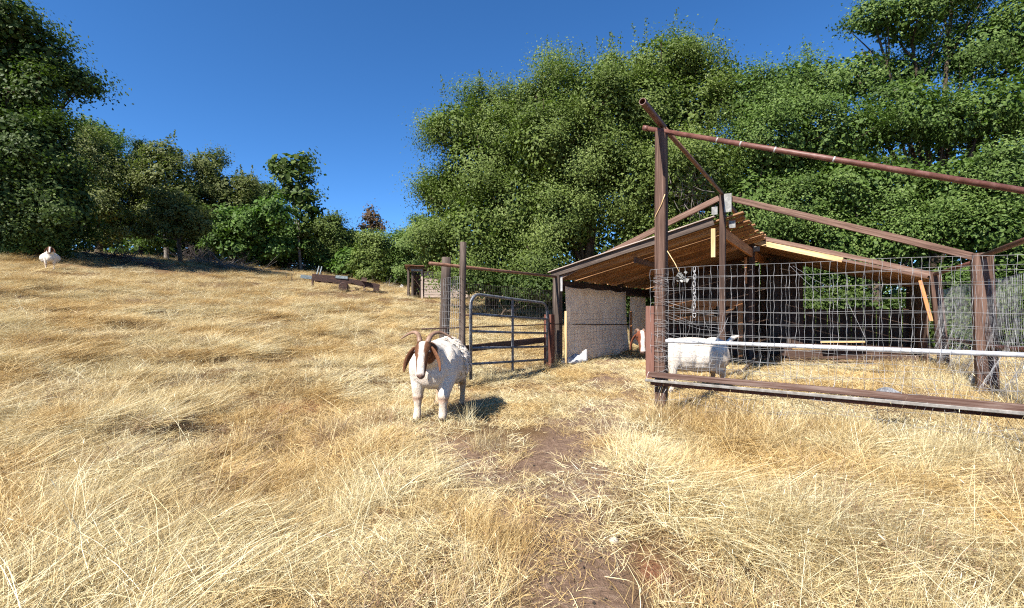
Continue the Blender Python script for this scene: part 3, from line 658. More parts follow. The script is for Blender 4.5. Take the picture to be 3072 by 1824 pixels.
ltree('maple_tree', 40, 905, 800, [(850, 495, 40, 32), (900, 490, 38, 30), (880, 540, 48, 34), (905, 590, 42, 34), (925, 640, 40, 35), (860, 575, 30, 22), (930, 690, 40, 30)],
      'tall curved broadleaf tree with big dark leaves standing above the far tree line', mat='dark_leaf', leaf=(.26, .20), clr=.4, r0=.14, lai=1.0, zf=1.0, bark='pale_bark', fork=.6, gap=.35, vmean=.65)
ltree('broadleaf_tree', 41, 730, 790, [(690, 660, 60, 40), (760, 680, 60, 45), (830, 640, 60, 45), (800, 740, 70, 40), (720, 740, 60, 45), (650, 720, 45, 40)],
      'bright green broadleaf tree with drooping branches behind the grey brush', mat='bright_leaf', leaf=(.22, .16), clr=.42, r0=.18, lai=1.2, gap=.45, dz=1)
ltree('broadleaf_tree', 42, 870, 800, [(870, 700, 60, 45), (930, 740, 55, 40), (860, 760, 60, 35), (970, 775, 40, 28), (800, 775, 40, 25)],
      'low bright green broadleaf tree behind the old rail fence', mat='bright_leaf', leaf=(.20, .15), clr=.4, r0=.16, lai=1.2, gap=.45)
ltree('oak_tree', 43, 1000, 830, [(990, 690, 45, 42), (1015, 720, 42, 45), (970, 740, 45, 45), (1010, 780, 50, 40), (1000, 660, 25, 20)],
      'rounded grey green oak, left of the small gap tree in the far line', mat='oak_leaf', leaf=(.13, .08), clr=.36, r0=.22, lai=1.4, zf=1.08, vmean=.3, sprigs=3)
ltree('oak_tree', 44, 1062, 845, [(1062, 715, 22, 30), (1058, 760, 24, 35), (1072, 790, 25, 30)],
      'narrow green oak squeezed between two rounder far oaks', mat='oak_leaf_green', leaf=(.15, .09), clr=.36, r0=.15, lai=1.3, zf=1.2)
ltree('oak_tree', 45, 1115, 848, [(1110, 715, 32, 30), (1125, 750, 40, 45), (1090, 770, 35, 45), (1140, 800, 35, 40), (1105, 810, 45, 35)],
      'upright yellow green oak in front of the sparse reddish tree top', mat='oak_leaf', leaf=(.13, .08), clr=.34, r0=.2, lai=1.4, vmean=.6)
ltree('broadleaf_tree', 46, 1118, 846, [(1115, 655, 30, 24), (1135, 680, 25, 20), (1095, 680, 20, 18), (1112, 635, 14, 16)],
      'sparse reddish brown tree top poking above the far oaks', mat='brown_leaf', leaf=(.19, .13), clr=.35, r0=.12, lai=.55, zf=1.12, fork=.75, gap=.2, twigs=6)
ltree('oak_tree', 47, 1195, 858, [(1180, 740, 40, 40), (1225, 745, 35, 45), (1170, 790, 40, 45), (1215, 810, 50, 45), (1190, 835, 40, 25)],
      'dark green oak directly behind the small plank shed', mat='oak_leaf_green', leaf=(.13, .08), clr=.36, r0=.2, lai=1.4)
ltree('broadleaf_tree', 48, 1045, 835, [(1040, 770, 35, 30), (1055, 800, 40, 28), (1020, 805, 30, 22)],
      'low bright bush-like maple behind the old trailer', mat='bright_leaf', leaf=(.20, .15), clr=.34, r0=.1, lai=1.3, gap=.45)
ltree('oak_tree', 49, 1260, 862, [(1270, 700, 50, 60), (1262, 770, 50, 45), (1320, 760, 50, 40)],
      'shadowy oak between the small shed and the tall oak row', mat='oak_leaf_green', leaf=(.12, .07), clr=.4, r0=.22, lai=1.4, zf=1.05)
b = hit(60, 768)
bush('bush', 51, b, [lob(*q) for q in [(30, 715, 60, 38, b.y), (90, 710, 55, 40, b.y), (135, 725, 40, 30, b.y), (-20, 720, 50, 45, b.y), (60, 748, 80, 22, b.y)]], 'sunlit green bush at the left edge beside the distant goat', 'oak_leaf_green', leaf=(.10, .06), clr=.26, sprigs=3)
b = hit(470, 752)
bush('bush', 52, b, [lob(*q) for q in [(460, 725, 35, 16, b.y), (500, 728, 28, 14, b.y)]], 'low rounded bush under the trees, left of the lone small oak', 'oak_leaf_green', leaf=(.12, .07), clr=.25)
# woods further back so that no bare horizon shows between the trunks
DEEP = ['the left edge of the dark evergreen mass', 'the right half of the dark evergreen mass', 'the pale yellow-green oak', 'the loose rounded oak left of the lone small oak', 'the ragged brownish oak', 'the grey dead bush', 'the tall curved broadleaf tree', 'the low tree by the old rail fence', 'the trailer and the bush-like maple', 'the plank shed', 'the left foot of the tall oak row']
FB = [(-60, 700, 120), (140, 690, 130), (330, 690, 100), (470, 690, 90), (600, 700, 90), (720, 700, 90), (840, 730, 80), (960, 760, 80), (1080, 790, 70), (1200, 800, 80), (1330, 800, 90)]
for k, (px, py, r) in enumerate(FB):
    Zb = 44 + 3 * (k % 3); bb = gp(px, Zb)
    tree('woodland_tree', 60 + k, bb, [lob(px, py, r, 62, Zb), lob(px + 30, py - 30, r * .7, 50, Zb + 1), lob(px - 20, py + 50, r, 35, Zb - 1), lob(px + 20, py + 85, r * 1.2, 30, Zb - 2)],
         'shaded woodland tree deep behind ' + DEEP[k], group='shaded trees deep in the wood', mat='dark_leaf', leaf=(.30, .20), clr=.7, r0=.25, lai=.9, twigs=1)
GAPS = ['the round left oak above the gate', 'the pale oak left of the tall post', 'the twin-topped oak', 'the ridge of the shelter', 'the broad oak above the shelter', 'the low oak over the right shelter roof', 'the tallest oak', 'the green oak above the pen posts', 'the oaks at the right picture edge']
for k, (px, Zb, hgt) in enumerate([(1560, 24, 330), (1750, 25, 330), (1950, 24, 330), (2150, 23, 330), (2350, 23, 330), (2560, 22, 330), (2780, 22, 330), (3000, 21, 330), (3250, 20, 330)]):
    bb = gp(px, Zb)
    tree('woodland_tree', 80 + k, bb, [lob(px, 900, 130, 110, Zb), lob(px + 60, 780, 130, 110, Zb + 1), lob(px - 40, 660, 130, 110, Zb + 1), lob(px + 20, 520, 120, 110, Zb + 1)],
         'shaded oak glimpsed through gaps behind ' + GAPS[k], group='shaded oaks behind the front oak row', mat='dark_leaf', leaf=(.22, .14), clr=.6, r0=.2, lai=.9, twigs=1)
# trees beside the meadow, left of the view, that throw their shade on to the slope
for k, (x, y, h) in enumerate([(-31, 17, 14.5), (-34, 20, 14)]):
    b = ground_pt(x, y)
    tree('broadleaf_tree', 95 + k, b, [((x, y, b.z + h * .55), (2.6, 2.4, h * .3)), ((x + 1.4, y + .5, b.z + h * .75), (2.0, 2, h * .2)), ((x - 1.5, y, b.z + h * .7), (2.0, 2, h * .22))],
         ['nearer shade tree standing outside the left picture edge', 'farther shade tree standing outside the left picture edge'][k], group='shade trees left of the meadow', mat='dark_leaf', leaf=(.22, .15), clr=.6, r0=.3, lai=1.0)
print('leaf tris', LEAF_TRIS[0])

# ------------------------------------------------------------------ pole frame and goat shelter
HW = 2.87; EAVE = 1.70; RIDGE = 2.84; BAY = 3.14
V1, V2, V3 = 0.0, BAY, 2 * BAY + .02; VB = 3 * BAY
up = (0, 0, 1)
pen_z = lambda u, v: gzf(*W(u, v)[:2])
shel = empty('goat_shelter', W(0, V2, 0), 'open wooden goat shelter with bare roof frame of posts, rafters and rusty pipes', 'shelter')
pm, dk, rf = M['post_wood'], M['dark_wood'], M['rafter_wood']
def post(u, v, top, w=.105, d=.105, mat=pm, lean=(0, 0), label=None):
    b = W(u, v); z = gzf(b.x, b.y); p0 = Vector((b.x + lean[0], b.y + lean[1], z - .25)); p1 = Vector((b.x, b.y, top))
    o = beam('post', p0, p1, w, d, mat, shel, up=(math.sin(AL), math.cos(AL), 0), bev=.008)
    if label: o['label'] = label
    return o
post(0, V1, RIDGE - .02, label='tall front post with a rusty pipe joint on top')
post(0, V2, RIDGE - .02, .085, .09, dk); post(0, V3, 2.60, .11, .11, dk)
post(-HW, V2, EAVE + .02, .14, .14, M['grey_wood']); post(-HW, V3, EAVE, .12, .12, dk)
post(HW, V1, EAVE); post(HW, V2, EAVE + .03, .19, .15, lean=(.08, 0)); post(HW, V3, EAVE + .02, .15, .15, lean=(.20, .0))
post(-HW, VB, EAVE, .14, .14, dk); post(HW, VB, EAVE, .14, .14, dk); post(0, VB, 2.4, .14, .14, dk)
# rusty pipes of the first bay
def tubeopen(name, p0, p1, r, mat, parent):
    p0, p1 = Vector(p0), Vector(p1); B = frame3(p1 - p0); n = 16; V = []; F = []; L = (p1 - p0).length
    for (x, rr) in ((0, r), (L, r), (L, r * .82), (.02, r * .82), (0, r * .82)):
        for k in range(n): V.append((x, rr * math.cos(2 * math.pi * k / n), rr * math.sin(2 * math.pi * k / n)))
    for a, b_ in ((0, 1), (2, 3), (3, 4), (4, 0)):
        for k in range(n):
            k2 = (k + 1) % n; F.append((a * n + k, a * n + k2, b_ * n + k2, b_ * n + k))
    F.append(tuple(n + k for k in range(n)))
    me = bpy.data.meshes.new(name); me.from_pydata(V, [], F); me.materials.append(mat); me.update()
    return mkobj(name, me, parent, None, Matrix.Translation(p0) @ B.to_4x4())
tubeopen('ridge_pipe', W(0, -.56, RIDGE + .06), W(0, .06, RIDGE + .035), .031, M['rust_pipe'], shel)
pipe('ridge_pipe', [W(0, .06, RIDGE + .03), W(0, V2 - .05, RIDGE - .01)], .024, M['rust_pipe_light'], shel)
pipe('rafter_pipe', [W(-.13, -.03, RIDGE + .015), W(HW, -.03, EAVE + .02)], .0235, M['rust_pipe'], shel)
for t in (.215, .28, .37, .51):
    c0 = W(-.13 + (HW + .13) * t, -.03, RIDGE + .015 - (RIDGE - EAVE - .005) * t); c1 = W(-.13 + (HW + .13) * (t + .004), -.03, RIDGE + .015 - (RIDGE - EAVE - .005) * (t + .004))
    pipe('pipe_joint', [c0, c1], .0248, M['grey_metal'], shel)
pipe('pipe_cap', [W(-.17, -.03, RIDGE + .03), W(-.12, -.03, RIDGE + .012)], .028, M['rust_pipe'], shel)
beam('ridge_brace', W(0, V2 + .03, RIDGE - .05), W(0, V3 - .05, 2.66), .04, .07, rf, shel)
pipe('eave_pipe', [W(-HW - .02, -.24, EAVE - .05), W(-HW, V2, EAVE - .03)], .023, M['rust_pipe_light'], shel)
pipe('eave_pipe', [W(HW, V1, EAVE), W(HW, V2, EAVE - .01)], .028, M['rust_pipe'], shel)
pipe('eave_pipe', [W(HW, V2, EAVE - .05), W(HW, V3, EAVE - .03)], .028, M['rust_pipe'], shel)
pipe('side_rail', [W(HW + .07, V1, .74), W(HW + .05, V2, .62), W(HW + .1, V3, .58)], .026, M['rust_pipe'], shel)
# wooden rafters
beam('rafter', W(-.05, V2, RIDGE - .07), W(-HW, V2, EAVE - .06), .045, .088, rf, shel, warp=.006)
beam('rafter', W(.05, V2, RIDGE - .07), W(HW, V2, EAVE - .04), .045, .088, rf, shel, warp=.006)
beam('rafter', W(.05, V3 - .02, 2.58), W(HW, V3 - .02, EAVE - .04), .045, .085, rf, shel, warp=.006)
o = beam('steel_plate', W(.085, V2 - .072, RIDGE - .03), W(.085, V2 - .072, RIDGE - .31), .11, .006, M['white_plate'], shel, up=(math.sin(AL), math.cos(AL), 0))
beam('steel_plate', W(-.11, V2 - .03, RIDGE - .20), W(-.11, V2 - .03, RIDGE - .32), .09, .006, M['white_plate'], shel, up=(math.sin(AL), math.cos(AL), 0))
beam('steel_plate', W(.10, V3 - .09, 2.36), W(.10, V3 - .09, 2.26), .13, .006, M['white_plate'], shel, up=(math.sin(AL), math.cos(AL), 0))
beam('steel_plate', W(.12, V2 + .08, 2.42), W(.12, V2 + .08, 2.31), .10, .006, M['white_plate'], shel, up=(math.sin(AL), math.cos(AL), 0))
beam('steel_plate', W(-HW + .09, V2 - .02, EAVE - .02), W(-HW + .09, V2 - .02, EAVE - .30), .05, .006, M['grey_metal'], shel, up=(math.sin(AL), math.cos(AL), 0))
# left roof slope: boards running up the slope, jagged past the ridge
RL = 2.40
def zl(u): return RL + (RL - (EAVE - .02)) / HW * u       # underside height of the left slope at u (u<0 left)
rg = random.Random(3); v = V2 - .02; k = 0
while v < VB + .05:
    w = rg.choice((.14, .19, .24)); low = (k % 2) * .032; u1 = .30 + rg.uniform(-.10, .05); u0 = -HW - .12 - rg.uniform(0, .06)
    beam('roof_plank', W(u0, v + w / 2, zl(u0) + .05 - low), W(u1, v + w / 2, zl(u1) + .05 - low), w + (.02 if low else -.012), .026, M['plank_wood'], shel, bev=.002)
    v += w; k += 1
for vv in np.arange(V2 + .25, VB, .62):
    beam('rafter', W(-HW - .05, vv, zl(-HW) - .035), W(-.02, vv, zl(0) - .035), .04, .085, M['plank_wood'], shel, bev=.002)
beam('fascia_board', W(-HW - .10, V2 - .05, EAVE - .02 + .03), W(-.12, V2 - .05, RL + .01), .035, .115, M['grey_wood'], shel, warp=.008)
beam('roof_edge', W(-HW - .15, V2 - .06, EAVE + .085 - .03), W(-.1, V2 - .06, RL + .085), .10, .018, M['siding_wood'], shel, warp=.006)
beam('ridge_beam', W(.0, V2 + .05, RL - .16), W(0, VB, RL - .16), .05, .17, M['orange_wood'], shel)
beam('purlin', W(-1.45, V2 + .2, zl(-1.45) - .12), W(-1.45, VB, zl(-1.45) - .12), .05, .10, M['rafter_wood'], shel)
beam('eave_beam', W(-HW, V2 + .05, EAVE - .19), W(-HW, VB, EAVE - .19), .07, .20, dk, shel)
beam('hanging_block', W(-.12, V2 - .07, 2.30), W(-.12, V2 - .07, 1.86), .065, .04, M['new_wood'], shel, up=(math.sin(AL), math.cos(AL), 0))
beam('hanging_block', W(-.10, V3 - .1, 2.15), W(-.10, V3 - .1, 1.6), .05, .04, M['orange_wood'], shel, up=(math.sin(AL), math.cos(AL), 0))
# right roof slope from the third frame back
RR = 2.47
def zr(u): return RR - (RR - (EAVE - .10)) / HW * u
v = V3; k = 0
while v < VB + .05:
    w = rg.choice((.14, .19, .24)); low = (k % 2) * .03
    beam('roof_plank', W(.02, v + w / 2, zr(0.02) - low), W(HW + .1, v + w / 2, zr(HW + .1) - low), w + (.02 if low else -.012), .026, M['plank_wood'], shel, bev=.002)
    v += w; k += 1
beam('fascia_board', W(.06, V3 - .06, zr(.06) + .01), W(1.55, V3 - .06, zr(1.55) - .005), .038, .10, M['new_wood'], shel)
beam('fascia_board', W(1.56, V3 - .06, zr(1.56) - .005), W(HW - .1, V3 - .06, zr(HW - .1)), .03, .055, M['rafter_wood'], shel)
beam('orange_strip', W(HW - .20, V3 - .07, EAVE - .13), W(HW - .05, V3 - .07, .86), .055, .03, M['orange_wood'], shel, up=(math.sin(AL), math.cos(AL), 0))
# walls of the rear bay
u = -HW + .06
while u < .55:
    w = rg.choice((.19, .24, .28)); h = zl(u) - .05 if u < 0 else zr(u) - .05
    beam('wall_board', W(u + w / 2, VB - .05, .0), W(u + w / 2, VB - .05, h), w - .008, .022, M['barn_wood'], shel, up=(math.sin(AL), math.cos(AL), 0)); u += w
while u < HW - .1:
    w = .24; beam('wall_board', W(u + w / 2, VB - .05, -.1), W(u + w / 2, VB - .05, 1.10 + rg.uniform(-.05, .03)), w - .01, .022, M['barn_wood'], shel, up=(math.sin(AL), math.cos(AL), 0)); u += w
v = V3 + .55
while v < VB - .1:
    w = .22; beam('wall_board', W(HW - .02, v + w / 2, -.1), W(HW - .02, v + w / 2, EAVE - .12), w - .01, .022, M['barn_wood'], shel, up=(CA, -SA, 0)); v += w
# stall front under the ridge: orange rails and braces over a dark opening
beam('stall_rail', W(-1.95, V3 + .25, 1.20), W(-.25, V3 + .25, 1.20), .04, .14, M['orange_wood'], shel)
beam('stall_rail', W(-1.95, V3 + .25, .86), W(-.62, V3 + .25, .86), .04, .10, M['orange_wood'], shel)
beam('stall_brace', W(-1.9, V3 + .28, .93), W(-.75, V3 + .28, 1.12), .03, .09, M['orange_wood'], shel)
beam('stall_brace', W(-.75, V3 + .30, .80), W(-.38, V3 + .30, 1.13), .03, .09, M['orange_wood'], shel)
beam('stall_post', W(-.25, V3 + .25, 0), W(-.25, V3 + .25, 1.27), .09, .06, M['orange_wood'], shel, up=(math.sin(AL), math.cos(AL), 0))
beam('stall_board', W(-1.95, V3 + .30, 1.03), W(-.8, V3 + .30, 1.03), .02, .22, M['plank_wood'], shel)
u = -1.95
for k in range(8):
    beam('wall_board', W(u + .12, V3 + .75, .02), W(u + .12, V3 + .75, zl(u) - .12), .232, .02, M['dark_wood'], shel, up=(math.sin(AL), math.cos(AL), 0)); u += .24
u = .12
for k in range(3):
    beam('wall_board', W(u + .12, V3 + 1.8, .0), W(u + .12, V3 + 1.8, zr(u) - .12), .232, .022, M['grey_wood'] if k < 2 else dk, shel, up=(math.sin(AL), math.cos(AL), 0)); u += .24
beam('feed_board', W(-HW + .15, VB - .25, 1.13), W(-1.9, VB - .25, 1.13), .03, .42, M['siding_wood'], shel)
beam('feed_board', W(-HW + .2, VB - .30, .62), W(-1.95, VB - .30, .62), .03, .55, M['red_panel'], shel)
for (a, b_, z) in ((.4, 2.6, .30), (.5, 2.7, .16)):
    beam('sill_board', W(a, V3 + .35, z), W(b_, V3 + .35, z), .05, .13, dk, shel)

# curtains hanging on the left wall
def curtain(name, u0, v0, v1, ztop, zbot, folds, amp, seed, mat, parent=None, flare=.0):
    g = np.random.default_rng(seed); nu, nz = 60, 26; V = []; F = []
    ph = g.uniform(0, 6.28, 4)
    for j in range(nz):
        t = j / (nz - 1)
        for i in range(nu):
            s = i / (nu - 1); v = v0 + (v1 - v0) * s
            off = amp * (.25 + t) * (math.sin(s * folds * 6.28 + ph[0] + 1.2 * t) * .6 + math.sin(s * folds * 11.3 + ph[1] - t * 2) * .35 + math.sin(s * 3 + t * 6 + ph[2]) * .35)
            p = W(u0 + off + flare * max(0, t - .8) * 5, v, ztop + (zbot - ztop) * t - .03 * abs(math.sin(s * 9.4)) * (1 - t) + .03 * math.sin(s * 14 + ph[3]) * t)
            V.append(p)
    for j in range(nz - 1):
        for i in range(nu - 1): F.append((j * nu + i, j * nu + i + 1, (j + 1) * nu + i + 1, (j + 1) * nu + i))
    me = bpy.data.meshes.new(name); me.from_pydata([tuple(q) for q in V], [], F); me.materials.append(mat)
    me.polygons.foreach_set('use_smooth', np.ones(len(F), bool)); me.update()
    return mkobj(name, me, parent)
tag(curtain('curtain', -HW + .10, V2 + .12, V3 + .10, EAVE - .20, .04, 2.2, .045, 4, M['curtain'], flare=.03), 'large beige cloth curtain hanging from the left eave beam of the shelter', 'curtain', 'cloths hung along the left wall')
tag(curtain('curtain', -HW + .12, V3 + .32, V3 + 1.5, EAVE - .30, .18, 2.0, .04, 8, M['curtain']), 'narrow beige cloth hanging deeper inside the shelter, right of the large curtain', 'curtain', 'cloths hung along the left wall')
fl = MB(); a, b_, c_ = W(-HW + .45, VB - .5, 1.24), W(-HW + .66, VB - .5, 1.22), W(-HW + .68, VB - .52, .74)
fl.v = [a, b_, c_, W(-HW + .5, VB - .49, .98)]; fl.f = [(0, 1, 3), (1, 2, 3)]
o = fl.obj('cloth_flap', M['white_tarp']); md = o.modifiers.new('thickness', 'SOLIDIFY'); md.thickness = .004
tag(o, 'white pointed cloth flap hanging in the back corner of the shelter', 'cloth')
# white tarp piece lying at the foot of the large curtain
hc = W(-HW + .30, V2 + .12); hc.z = gzf(hc.x, hc.y) + .02; V = []; F = []
for j in range(9):
    for i in range(15):
        x = -.27 + .54 * i / 14; y = -.16 + .32 * j / 8; e = 1 - abs(2 * j / 8 - 1) ** 2
        V.append((hc.x + x, hc.y + y + .35 * (i / 14), hc.z + .02 + .03 * math.sin(i * 1.3 + j) * e + .15 * (i / 14) ** 1.6 * e + .06 * e + .02 * math.sin(j * 2.1 + i * .6)))
for j in range(8):
    for i in range(14): F.append((j * 15 + i, j * 15 + i + 1, (j + 1) * 15 + i + 1, (j + 1) * 15 + i))
me = bpy.data.meshes.new('tarp'); me.from_pydata(V, [], F); me.materials.append(M['white_tarp']); me.polygons.foreach_set('use_smooth', np.ones(len(F), bool))
o = mkobj('tarp', me); o.modifiers.new('thickness', 'SOLIDIFY').thickness = .004
tag(o, 'crumpled white tarp lying in the sun at the foot of the curtain', 'tarp')

# ------------------------------------------------------------------ wire fences
def mesh_wires(fn, L, z0, z1, dx, dz, r, seed, floppy=0.0, jx=.004, jz=.004, skip=0.0, n=3):
    """square wire netting; fn(s, z, off) gives the point at s metres along the fence"""
    g = np.random.default_rng(seed); mb = MB(); nx = int(L / dx); nz = int(round((z1 - z0) / dz))
    def off(s, z):
        k = math.exp(-((z - z0) / (.38 * (z1 - z0))) ** 2) * floppy
        return (.030 * math.sin(s * 7 + z * 9 + seed) + .02 * math.sin(s * 17.3 - z * 21)) * k, .010 * math.sin(s * 1.7 + seed + z * 3) + .006 * math.sin(s * 4.1) + .035 * k * math.sin(s * 6.1 + z * 13 + seed), .02 * math.sin(s * 2.2 + z * 2.5) + .07 * k * math.sin(s * 9 + z * 15)
    for i in range(nz + 1):
        z = z0 + (z1 - z0) * i / nz; pts = []
        for q in range(int(L / .06) + 1):
            s = q * L / int(L / .06); a, b_, c_ = off(s, z); pts.append(fn(s + a * .3, z + b_, c_))
        mb.tube(pts, r * (1.25 if i == nz else 1), n, False)
    for i in range(nx + 1):
        if g.random() < skip: continue
        s0 = i * dx + g.normal(0, jx); pts = []; ph = g.uniform(0, 6.28)
        for q in range(nz * 2 + 1):
            z = z0 + (z1 - z0) * q / (nz * 2); a, b_, c_ = off(s0, z); pts.append(fn(s0 + a + .0035 * math.sin(q * 2 + ph), z + b_, c_))
        mb.tube(pts, r * .9, n, False)
    return mb
ff = empty('wire_fence', W(0, -.09, .5), 'front wire mesh fence right of the tall post, with silver pipe and timber rail', 'fence')
o = mesh_wires(lambda s, z, c: W(-.08 + s, -.085 + c, z), 3.05, .10, 1.44, .056, .101, .0016, 2, 1.0).obj('wire_mesh', M['wire'], ff); o['kind'] = 'stuff'
o = mesh_wires(lambda s, z, c: W(.02 + s, -.055 + c * .7, z), 2.95, .16, 1.36, .105, .108, .0013, 5, 1.0, jx=.012).obj('wire_mesh', M['wire'], ff); o['kind'] = 'stuff'
pipe('silver_pipe', [W(.06, -.055, .750), W(HW, -.055, .742)], .0185, M['galvanised'], ff)
beam('bottom_rail', W(-.075, -.125, .425), W(HW + .1, -.125, .385), .05, .050, M['rail_wood'], ff, warp=.004)
beam('metal_strip', W(-.11, -.155, .370), W(HW + .1, -.155, .358), .022, .026, M['strip_metal'], ff)
beam('backing_board', W(-.07, -.11, .338), W(HW + .1, -.11, .328), .03, .03, M['red_wood'], ff)
beam('end_board', W(-.092, -.045, .38), W(-.092, -.045, 1.09), .088, .045, M['brown_paint_wood'], ff, up=(math.sin(AL), math.cos(AL), 0))
o = MB()
g = random.Random(4)
for k in range(46):      # wire ends wrapped round the tall post
    z = g.uniform(.35, 1.42); a = g.uniform(-.02, .02)
    o.tube([W(-.058, -.02, z), W(-.057, -.060, z + a), W(0, -.066, z + a * 2 + g.uniform(-.02, .02)), W(.057, -.062, z + g.uniform(-.03, .03)), W(.09, -.06, z + g.uniform(-.04, .04))], .0014, 3, False)
for k in range(10):
    s = g.uniform(0, .12); z = g.uniform(.5, 1.2)
    o.tube([W(s, -.07, z), W(s + .12, -.08, z - .04), W(s + .3, -.075, z - .07 - g.random() * .05), W(s + .5, -.075, z - .12)], .0014, 3, False)
for (a, b_) in (((.62, .98), (.50, .77)), ((.42, .95), (.50, .77)), ((.58, 1.02), (.53, .77)), ((1.1, 1.42), (1.3, 1.2)), ((1.12, 1.42), (1.4, 1.22)), ((1.5, 1.1), (1.62, .8)), ((.3, 1.0), (.25, .77))):
    o.tube([W(a[0], -.08, a[1]), W((a[0] + b_[0]) / 2 + .01, -.085, (a[1] + b_[1]) / 2 - .02), W(b_[0], -.08, b_[1])], .0014, 3, False)
o.obj('wire_ties', M['wire'], ff)['kind'] = 'stuff'
# rope and cord on the tall post
MB().tube([W(.052, -.058, 2.17), W(.02, -.060, 2.08), W(-.04, -.059, 1.97), W(-.056, -.03, 1.92)], .005, 5).obj('rope', M['new_wood'], shel, True)
MB().tube([W(.075, -.06, 1.62), W(.15, -.08, 1.5), W(.20, -.09, 1.40)], .004, 5).obj('cord', M['new_wood'], shel, True)
g = random.Random(9); mb = MB()
for k in range(16):
    c = W(.22 + g.uniform(-.035, .045), -.10, 1.365 + g.uniform(-.05, .05)); mb.box(c, (g.uniform(.02, .05), .006, g.uniform(.015, .04)), Euler((g.uniform(-1, 1), g.uniform(-1, 1), g.uniform(-1, 1))).to_matrix())
tag(mb.obj('foil_scrap', M['white_plate']), 'crumpled silver foil scrap tied to the top of the front wire mesh', 'scrap')
# chain
ch = empty('chain', W(.335, -.10, 1.44), 'steel chain with a snap hook hanging on the front wire mesh', 'chain')
def link_mesh():
    pts = []
    for k in range(17):
        t = 2 * math.pi * k / 16; pts.append(Vector((.011 * math.cos(t), 0, .0185 * math.sin(t) + (.008 if math.sin(t) > 0 else -.008))))
    return MB().tube(pts, .0030, 6, False).mesh('link', M['grey_metal'], True)
lm = link_mesh()
for k in range(12):
    mkobj('link', lm, ch, None, Matrix.Translation(W(.335 + .003 * math.sin(k), -.10, 1.425 - k * .0335)) @ Matrix.Rotation(AL * -1 + (math.pi / 2 if k % 2 else 0), 4, 'Z'))
pts = [W(.335 + .014 * math.sin(t), -.10, 1.01 - .03 * math.cos(t) - .02 * max(0, -math.cos(t)) + .0) for t in [2 * math.pi * k / 18 for k in range(19)]]
MB().tube(pts, .0035, 6, False).obj('snap_hook', M['grey_metal'], ch, True)
# left fence: two weathered posts with netting between
lf = empty('wire_fence', hit(1365, 1120), 'wire mesh fence between two weathered grey posts left of the gate', 'fence')
pA = P(1340, 930, 6.75); pB = P(1389, 930, 6.28)
a_ = ground_pt(pA.x - .06, pA.y, -.2); pole('post', a_, (pA.x, pA.y, 1.80), .071, .066, M['grey_wood'], lf, 14, .004)['label'] = 'shorter thick weathered post'
b0 = ground_pt(pB.x - .02, pB.y, -.2); pole('post', b0, (pB.x, pB.y, 1.95), .047, .043, M['grey_wood'], lf, 14, .003)['label'] = 'taller slim weathered post'
dAB = (pB - pA).normalized(); LAB = (pB - pA).length; nAB = Vector((dAB.y, -dAB.x, 0))
o = mesh_wires(lambda s, z, c: Vector((pA.x, pA.y, z)) + dAB * (s - .06) + nAB * (.075 + c * .5), LAB + .14, .15, 1.50, .058, .1, .0019, 12, .5).obj('wire_mesh', M['wire'], lf); o['kind'] = 'stuff'
beam('lower_rail', W(-HW - .25, -.2, .47), W(-HW + .02, V2 - .3, .52), .05, .10, dk, lf)
pipe('thin_rail', [W(-HW - .2, -.2, .80), W(-HW + .08, V2 - .1, .79), W(-HW + .22, V3, .70)], .010, M['rusty_iron'], lf)
# netting along the left eave line behind the gate and in front of the curtain
nf = empty('wire_fence', W(-HW - .12, V2, .5), 'dark wire mesh fence running behind the metal gate to the curtain', 'fence')
o = mesh_wires(lambda s, z, c: W(-HW - .10 + c, .2 + s, z), 2.95, .10, 1.42, .055, .10, .0017, 21, 1.2).obj('wire_mesh', M['dark_wire'], nf); o['kind'] = 'stuff'
o = mesh_wires(lambda s, z, c: W(-HW + .24 + c * .5, V2 + .05 + s, z), 3.2, .10, .98, .15, .13, .0019, 22, .7).obj('wire_mesh', M['dark_wire'], nf); o['kind'] = 'stuff'
# side fence of the pen at the right
rfz = empty('wire_fence', W(HW, V2, .5), 'wire mesh side fence along the right posts of the pen', 'fence')
o = mesh_wires(lambda s, z, c: W(HW + .02 + c, 1.2 + s, z), 5.2, .10, 1.40, .056, .10, .0016, 31, 1.0).obj('wire_mesh', M['wire'], rfz); o['kind'] = 'stuff'
o = mesh_wires(lambda s, z, c: W(HW + .30 + c, 2.4 + s, z), 4.0, .10, 1.45, .056, .10, .0014, 33, .6).obj('wire_mesh', M['wire'], rfz); o['kind'] = 'stuff'
# short red brown post and light stakes at the curtain
o = beam('short_post', W(-HW + .06, V2 - .42, pen_z(-HW, 2.7) - .2), W(-HW + .06, V2 - .42, .97), .155, .14, M['red_wood'], None, up=(math.sin(AL), math.cos(AL), 0), bev=.01)
tag(o, 'short red brown square post between the gate and the curtain', 'post')
o = beam('stake', W(-HW + .20, V2 - .05, 0), W(-HW + .20, V2 - .05, 1.03), .045, .03, M['new_wood'], None, up=(math.sin(AL), math.cos(AL), 0)); tag(o, 'slim pale wooden stake at the left edge of the curtain', 'stake', 'stakes along the curtain')
o = beam('stake', W(-HW + .22, V3 + .15, 0), W(-HW + .22, V3 + .15, 1.02), .05, .03, M['orange_wood'], None, up=(math.sin(AL), math.cos(AL), 0)); tag(o, 'orange brown wooden stake at the right edge of the curtain', 'stake', 'stakes along the curtain')

